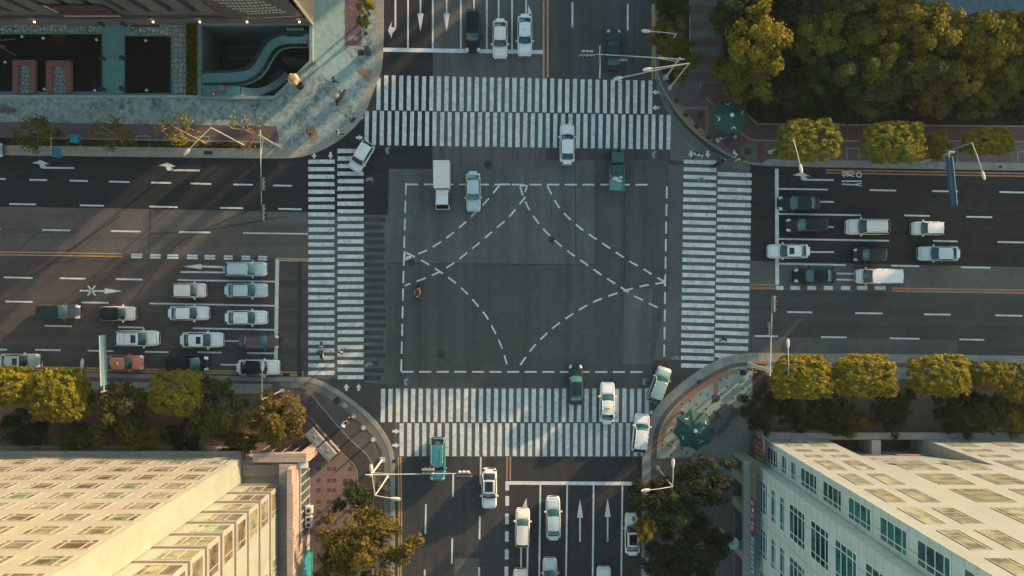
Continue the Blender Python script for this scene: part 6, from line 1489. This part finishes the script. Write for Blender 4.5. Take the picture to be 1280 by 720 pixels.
tree(1234, 178, 58, 34, 4.8, 3.0, ('yel', B), 2, 'bright yellow clipped tree at the right end of the upper right row', group=row)
tree(1000, 471, 76, 56, 5.2, 3.2, ('yel', B), 0, 'clipped yellow tree under the lamp, first of the lower right row', group=row)
tree(1079, 469.5, 77, 54, 5.2, 3.2, ('yel', B), 1, 'clipped yellow green tree, second of the lower right row', group=row)
tree(1172.5, 469, 72, 54, 5.2, 3.2, ('yel', B), 2, 'clipped yellow tree, third of the lower right row', group=row)
tree(1236, 469, 50, 36, 4.8, 2.8, ('gold', B), 0, 'thin golden tree, fourth of the lower right row', group=row)
tree(1276, 478, 56, 50, 4.8, 3.0, ('gold', B), 1, 'golden green tree cut off at the right edge of the lower right row', group=row)
tree(12, 483, 62, 50, 5.0, 3.2, ('yel', B), 1, 'yellow clipped tree cut off at the left edge of the picture', group=row)
tree(77, 493, 72, 68, 5.2, 3.6, ('yel', B), 2, 'large rounded yellow tree right of the silver sedan', group=row)
tree(222, 490, 64, 58, 5.0, 3.4, ('grn', B), 2, 'bright green tree below the black people carrier', group=row)
sw = 'looser trees below the west road'
tree(152, 513, 86, 82, 4.6, 4.2, ('brn', RD), 0, 'olive brown tree below the orange red taxi', group=sw)
tree(268, 512, 78, 86, 4.6, 4.2, ('brn', RD), 1, 'dark brown tree between the bright green and the orange brown tree', group=sw)
tree(347, 522, 78, 74, 4.8, 4.0, ('org', RD), 0, 'orange brown tree at the lower left corner by the parked cart', group=sw)
tree(30, 535, 76, 46, 3.2, 3.0, ('dk', RD), 0, 'dark low tree under the yellow trees at the left edge', group=sw)
tree(100, 545, 70, 36, 3.0, 2.8, ('brn', RD), 2, 'brownish low tree against the cream tower, left part', group=sw)
tree(175, 550, 60, 28, 2.8, 2.4, ('gold', RD), 1, 'small golden shrub tree against the cream tower foot', group=sw)
tree(235, 545, 70, 40, 3.0, 2.8, ('dk', RD), 1, 'dark low tree below the bright green tree at the tower foot', group=sw)
tree(300, 552, 60, 30, 2.8, 2.6, ('brn', RD), 0, 'brown low tree below the orange brown tree at the tower foot', group=sw)
so = 'trees along the south road'
tree(461, 684, 122, 104, 6.0, 5.5, ('org', RD), 1, 'large orange brown tree on the pavement left of the south road', group=so)
tree(425, 708, 70, 60, 5.0, 4.0, ('brn', RD), 3, 'brownish tree behind the large orange brown tree at the lower edge', group=so)
tree(445, 619, 40, 36, 3.4, 2.6, ('mid', RD), 0, 'small mid green tree on the pink tiles', group=so)
tree(424, 631, 18, 18, 2.2, 1.5, ('mid', RD), 1, 'tiny green sapling beside the small mid green tree', group=so)
tree(879, 602, 84, 62, 6.0, 4.5, ('dk', RD), 0, 'dark green tree below the lower right parasol', group=so)
tree(818, 622, 66, 52, 5.2, 4.0, ('dk', RD), 2, 'dark tree leaning over the kerb beside the double armed lamp', group=so)
tree(842, 640, 66, 60, 5.0, 4.0, ('mid', RD), 2, 'dark mid green tree in the centre of the lower right clump', group=so)
tree(806, 660, 30, 40, 5.6, 2.6, ('gold', RD), 2, 'small sunlit golden tree over the half hidden white car', group=so)
tree(870, 690, 96, 72, 5.2, 4.4, ('dk', RD), 1, 'wide dark tree beside the disc lamp at the lower edge', group=so)
tree(828, 704, 60, 60, 4.8, 4.0, ('dk', RD), 3, 'dark tree at the kerb on the lower edge', group=so)
se = 'dark trees behind the lower right row'
tree(951, 512, 50, 56, 3.6, 3.0, ('dk', RD), 1, 'dark tree right beside the dark stalls', group=se); tree(1000, 515, 62, 50, 3.2, 2.8, ('dk', RD), 2, 'dark tree below the first clipped yellow tree', group=se)
tree(1045, 512, 60, 66, 3.4, 3.0, ('dk', RD), 0, 'dark tree below the gap of the first two clipped yellow trees', group=se); tree(1058, 526, 62, 40, 2.8, 2.4, ('org', RD), 2, 'rusty brown bush below the second clipped yellow tree', group=se)
tree(1114, 512, 56, 64, 3.6, 3.0, ('dk', RD), 3, 'round dark tree standing alone before the office entrance', group=se); tree(1200, 514, 66, 60, 3.6, 3.2, ('dk', RD), 1, 'dark tree below the third clipped yellow tree', group=se)
tree(1236, 518, 44, 56, 3.4, 3.0, ('brn', RD), 1, 'purplish brown thin tree left of the lower right edge', group=se); tree(1272, 515, 50, 64, 3.8, 3.2, ('ol', RD), 0, 'olive tree at the right edge above the office wing', group=se)
no = 'trees along the north road'
tree(838, 8, 52, 34, 5.5, 4.0, ('mid', RD), 0, 'dark green tree at the top edge by the north road', group=no); tree(834, 45, 42, 48, 5.4, 3.6, ('org', RD), 0, 'golden orange tree under the single armed lamp', group=no)
tree(852, 70, 50, 56, 4.2, 3.2, ('ol', RD), 1, 'olive tree behind the signal mast of the north road', group=no); tree(456, 6, 22, 26, 3.0, 2.0, ('gold', RD), 3, 'thin yellowish sapling at the top edge beside the cycle path', group=no); tree(454, 26, 18, 18, 2.2, 1.6, ('ol', RD), 2, 'small olive sapling next to the leaning pole', group=no)
gr = 'trees of the upper right grove'
GROVE = ((918, 12, 66, 60, 6.2, 4.8, ('mid', RD), 1, 'dark green grove tree at the top beside the striped path'), (948, 52, 76, 88, 8, 7, ('yel', RD), 0, 'brightest yellow grove tree overhanging the striped path'), (930, 92, 84, 70, 5.2, 4.4, ('ol', RD), 0, 'olive grove tree above the upper green parasol'),
    (988, 4, 80, 70, 6.2, 4.8, ('dk', RD), 0, 'very dark grove tree at the top edge right of the yellow one'), (1016, 46, 74, 80, 6.2, 4.8, ('ol', RD), 2, 'olive grove tree right next to the brightest yellow one'), (985, 118, 76, 56, 4.2, 3.6, ('dk', RD), 2, 'dark lower grove tree right of the upper parasol'),
    (1040, 92, 80, 74, 5.2, 4.4, ('mid', RD), 2, 'mid green grove tree above the first clipped tree'), (1062, 14, 86, 70, 6.2, 4.8, ('brn', RD), 0, 'brownish grove tree at the top edge, middle of the grove'), (1048, 128, 70, 50, 4.2, 3.6, ('dk', RD), 1, 'dark grove tree just above the first clipped tree'),
    (1092, 62, 80, 84, 6.2, 4.8, ('ol', RD), 1, 'tall olive grove tree in the middle of the grove'), (1095, 116, 78, 66, 4.2, 3.6, ('brn', RD), 2, 'brown olive grove tree above the broad clipped tree'), (1120, 12, 76, 66, 6.2, 4.8, ('gold', RD), 1, 'golden grove tree at the top edge left of the lake'),
    (1142, 84, 76, 80, 5.2, 4.4, ('brn', RD), 1, 'brownish grove tree with dark hollow beside it'), (1168, 42, 80, 84, 6.2, 4.8, ('gold', RD), 2, 'golden grove tree just left of the lake corner'), (1170, 118, 76, 60, 4.2, 3.6, ('org', RD), 2, 'orange tinged grove tree above the narrow loose olive tree'),
    (1210, 82, 78, 78, 5.2, 4.4, ('gold', RD), 3, 'golden olive grove tree in the right part of the grove'), (1236, 44, 86, 80, 6.2, 4.8, ('gold', RD), 0, 'large golden grove tree against the lake water'), (1222, 126, 74, 46, 4.2, 3.6, ('ol', RD), 3, 'olive low grove tree above the bright yellow clipped tree'),
    (1268, 92, 70, 84, 5.2, 4.4, ('ol', RD), 0, 'olive grove tree at the right edge'), (1282, 52, 70, 80, 6.2, 4.8, ('gold', RD), 1, 'golden grove tree cut off by the right edge below the lake'), (1272, 132, 60, 44, 4.2, 3.6, ('dk', RD), 0, 'dark low grove tree at the right edge'),
    (1010, -40, 90, 80, 6.2, 4.8, ('ol', RD), 2, 'olive grove tree above the top edge of the picture'), (1090, -42, 90, 80, 6.2, 4.8, ('gold', RD), 3, 'golden grove tree above the top edge of the picture'), (930, -45, 84, 80, 6.2, 4.8, ('mid', RD), 2, 'mid green grove tree above the top edge by the striped path'))
for g in GROVE: tree(*g, group=gr)
# bare saplings of the plaza strip
def sapling(px, py, top, label, km, seed, leafy=.3, bark=BARKL):
    z = 5.0; b = G(px, py); t = thing('sapling', label, 'tree', (b.x, b.y, ZT), 0, 'young trees of the plaza strip'); T = G(top[0], top[1], z) - Vector((b.x, b.y, ZT)); r = random.Random(seed)
    mb = MB(); mb.tube((0, 0, 0), T, .13, .07, bark, 8); tips = []
    for k in range(11):
        a = k * .9 + r.uniform(0, .8); s = .45 + .055 * k; q = T * s; e = q + Vector((math.cos(a) * r.uniform(.7, 1.7), math.sin(a) * r.uniform(.7, 1.7), r.uniform(.3, 1.0))); mb.path([q, q.lerp(e, .5) + Vector((0, 0, -.1)), e], .035, bark, 5); tips.append(e)
    mb.build('trunk', t)
    rg = np.random.default_rng(seed); n = int(1500 * leafy); P = np.array([tips[i % len(tips)] for i in range(n)]) + rg.normal(size=(n, 3)) * .33
    mbl = MB(); lm = {'gold': LF_yel, 'ol': LF_ol, 'brn': LF_brn}[km]
    for q in P:
        d1 = Vector(rg.normal(size=3)).normalized() * .16; d2 = d1.cross(Vector(rg.normal(size=3))).normalized() * .09; q = Vector(q); mbl.quad(q - d1, q - d2, q + d1, q + d2, lm)
    mbl.build('crown', t)
sapling(66, 175, (44, 165), 'leafy dark sapling left of the blue bin on the plaza strip', 'ol', 1, .75); sapling(155, 180, (141, 166), 'sparse dark sapling right of the blue bin on the plaza strip', 'ol', 2, .4)
sapling(258, 180, (216, 158), 'sunlit sapling with yellow leaves in a tree pit of the plaza strip', 'gold', 3, .28); sapling(345, 182, (306, 162), 'bare pale sapling beside the western signal mast', 'gold', 4, .12)
# hedges: ground cover in strips
def hedge(name, poly, h, n, lm, label, size=.14, seed=1):
    rg = np.random.default_rng(seed); P = GL(poly); xs = [p.x for p in P]; ys = [p.y for p in P]; mb = MB(); c = 0
    from mathutils.geometry import intersect_point_tri_2d
    tri = geometry.tessellate_polygon([P])
    ar = [abs((P[b] - P[a]).cross(P[c_] - P[a]).z) for a, b, c_ in tri]; cum = np.cumsum(ar) / sum(ar)
    for _ in range(n):
        a, b, c_ = tri[int(np.searchsorted(cum, rg.random()))]; u, v = rg.random(), rg.random()
        if u + v > 1: u, v = 1 - u, 1 - v
        q = P[a] + (P[b] - P[a]) * u + (P[c_] - P[a]) * v; q = Vector((q.x, q.y, ZT + .02 + h * rg.random() ** .6))
        d1 = Vector(rg.normal(size=3)).normalized() * size * rg.uniform(.6, 1.3); d2 = d1.cross(Vector(rg.normal(size=3))).normalized() * size * .6; mb.quad(q - d1, q - d2, q + d1, q + d2, lm)
    return tag(mb.build(name), label, 'shrubs', kind='stuff')
hedge('shrub_bed', [(236, 32), (250, 32), (250, 119), (238, 119)], .8, 2600, LF_ol, 'dark green shrubs between the flagstones and the sunken court', seed=2)
hedge('ground_cover', [(55, 174.5), (332, 179.5), (326, 185), (55, 181)], .35, 2200, LF_brn, 'brownish low ground cover along the plaza planting strip', .1, 3)
hedge('undergrowth', [(903, 106), (914, 123), (938, 146), (948, 154), (1280, 156), (1400, 160), (1400, 60), (903, 20)], .45, 9000, LF_dk, 'dark leafy undergrowth on the floor of the grove', .16, 4)
hedge('court_shrubs', [(358, 74), (384, 74), (384, 80), (366, 96), (358, 88)], .3, 500, LF_dk, 'dark shrubs at the bottom corner of the sunken court', .13, 5).location.z = -4.6
hedge('wall_plants', [(122, 26), (40, 25), (40, 30), (122, 31)], .6, 700, LF_dk, 'dark plants against the foot of the finned hall left of the slate walk', .13, 6)

# ------------------------------------------------------------------ thin haze volume, added to lift the dark tones
if HAZE:
    m = bpy.data.materials.new('haze'); m.use_nodes = True; nt = m.node_tree; nt.nodes.clear()
    pv = nt.nodes.new('ShaderNodeVolumePrincipled'); pv.inputs['Color'].default_value = (.72, .90, .95, 1); pv.inputs['Density'].default_value = HAZE; pv.inputs['Anisotropy'].default_value = .2
    ou = nt.nodes.new('ShaderNodeOutputMaterial'); nt.links.new(pv.outputs[0], ou.inputs['Volume'])
    mb = MB(); mb.box(-320, 320, -320, 320, -7, 90, m); tag(mb.build('haze'), 'thin pale haze volume added over the junction to lift dark tones', 'haze', kind='stuff')
# ------------------------------------------------------------------ sun, sky, camera
EL = math.radians(SUN_EL)
far_block('shade_block', 66, 82, 8, 27.0, 21.5, (.3, .28, .25), 'unseen shade block beyond the top edge of the picture')  # unseen blockers: heights and gaps follow the wanted shade and streaks
far_block('shade_block', 66, 78, 28.0, 29.4, 22, (.3, .28, .25), 'thin unseen shade block beyond the top edge of the picture')  # thin blocker added to split the sun gap into streaks
far_block('shade_block', 70, 84, 30.1, 31.0, 22, (.28, .27, .25), 'second thin unseen shade block beyond the top edge of the picture')
far_block('shade_block', 66, 84, 37.2, 76, 25, (.3, .29, .27), 'long unseen shade block beyond the upper left edge of the picture')
far_block('shade_block', 92, 104, -5, 7.9, 15.5, (.3, .28, .24), 'taller unseen shade block beyond the top right of the picture')
far_block('shade_block', 92, 104, -26.1, -24.3, 7.7, (.3, .28, .24), 'lowest unseen shade block beyond the right edge of the picture')  # filler added in the gap to cut a sun streak short
far_block('shade_block', 92, 104, -24.2, -14, 12.3, (.3, .28, .24), 'middle unseen shade block beyond the lake')
far_block('shade_block', 92, 104, -13.9, -5.1, 13, (.3, .28, .24), 'low unseen shade block beyond the lake')
far_block('shade_block', 92, 104, -80, -26.2, 13.5, (.3, .28, .24), 'low unseen shade block beyond the right edge of the picture')
w = bpy.data.worlds.new('World'); SC.world = w; w.use_nodes = True; nt = w.node_tree
sky = nt.nodes.new('ShaderNodeTexSky'); sky.sky_type = 'NISHITA'; sky.sun_disc = False; sky.sun_elevation = EL; sky.sun_rotation = math.atan2(SX, SY); sky.altitude = 50; sky.air_density = 1.0; sky.dust_density = 1.0; sky.ozone_density = 1.5
tint = nt.nodes.new('ShaderNodeMix'); tint.data_type = 'RGBA'; tint.blend_type = 'MULTIPLY'; tint.inputs['Factor'].default_value = 1
tint.inputs['B'].default_value = (*SKY_TINT, 1); nt.links.new(sky.outputs[0], tint.inputs['A']); nt.links.new(tint.outputs['Result'], nt.nodes['Background'].inputs['Color'])
nt.nodes['Background'].inputs['Strength'].default_value = SKY_STR
sl = bpy.data.lights.new('sun', 'SUN'); sl.energy = SUN_STR; sl.angle = math.radians(.8); sl.color = SUN_COL
so_ = bpy.data.objects.new('sun', sl); COL.objects.link(so_)
d = Vector((SX * math.cos(EL), SY * math.cos(EL), math.sin(EL))); so_.rotation_euler = d.to_track_quat('Z', 'Y').to_euler(); so_.location = (60, 52, 40)
cam = bpy.data.cameras.new('camera'); co = bpy.data.objects.new('camera', cam); COL.objects.link(co); co.location = (0, 0, H); co.rotation_euler = (0, 0, 0)
cam.sensor_width = 36; cam.lens = 36 * H / (1280 / K); cam.clip_end = 20000; cam.clip_start = .5; SC.camera = co
SC.view_settings.view_transform = 'Standard'; SC.view_settings.look = 'None'; SC.view_settings.exposure = EXPO; SC.view_settings.gamma = 1
SC.render.resolution_x = 1280; SC.render.resolution_y = 720
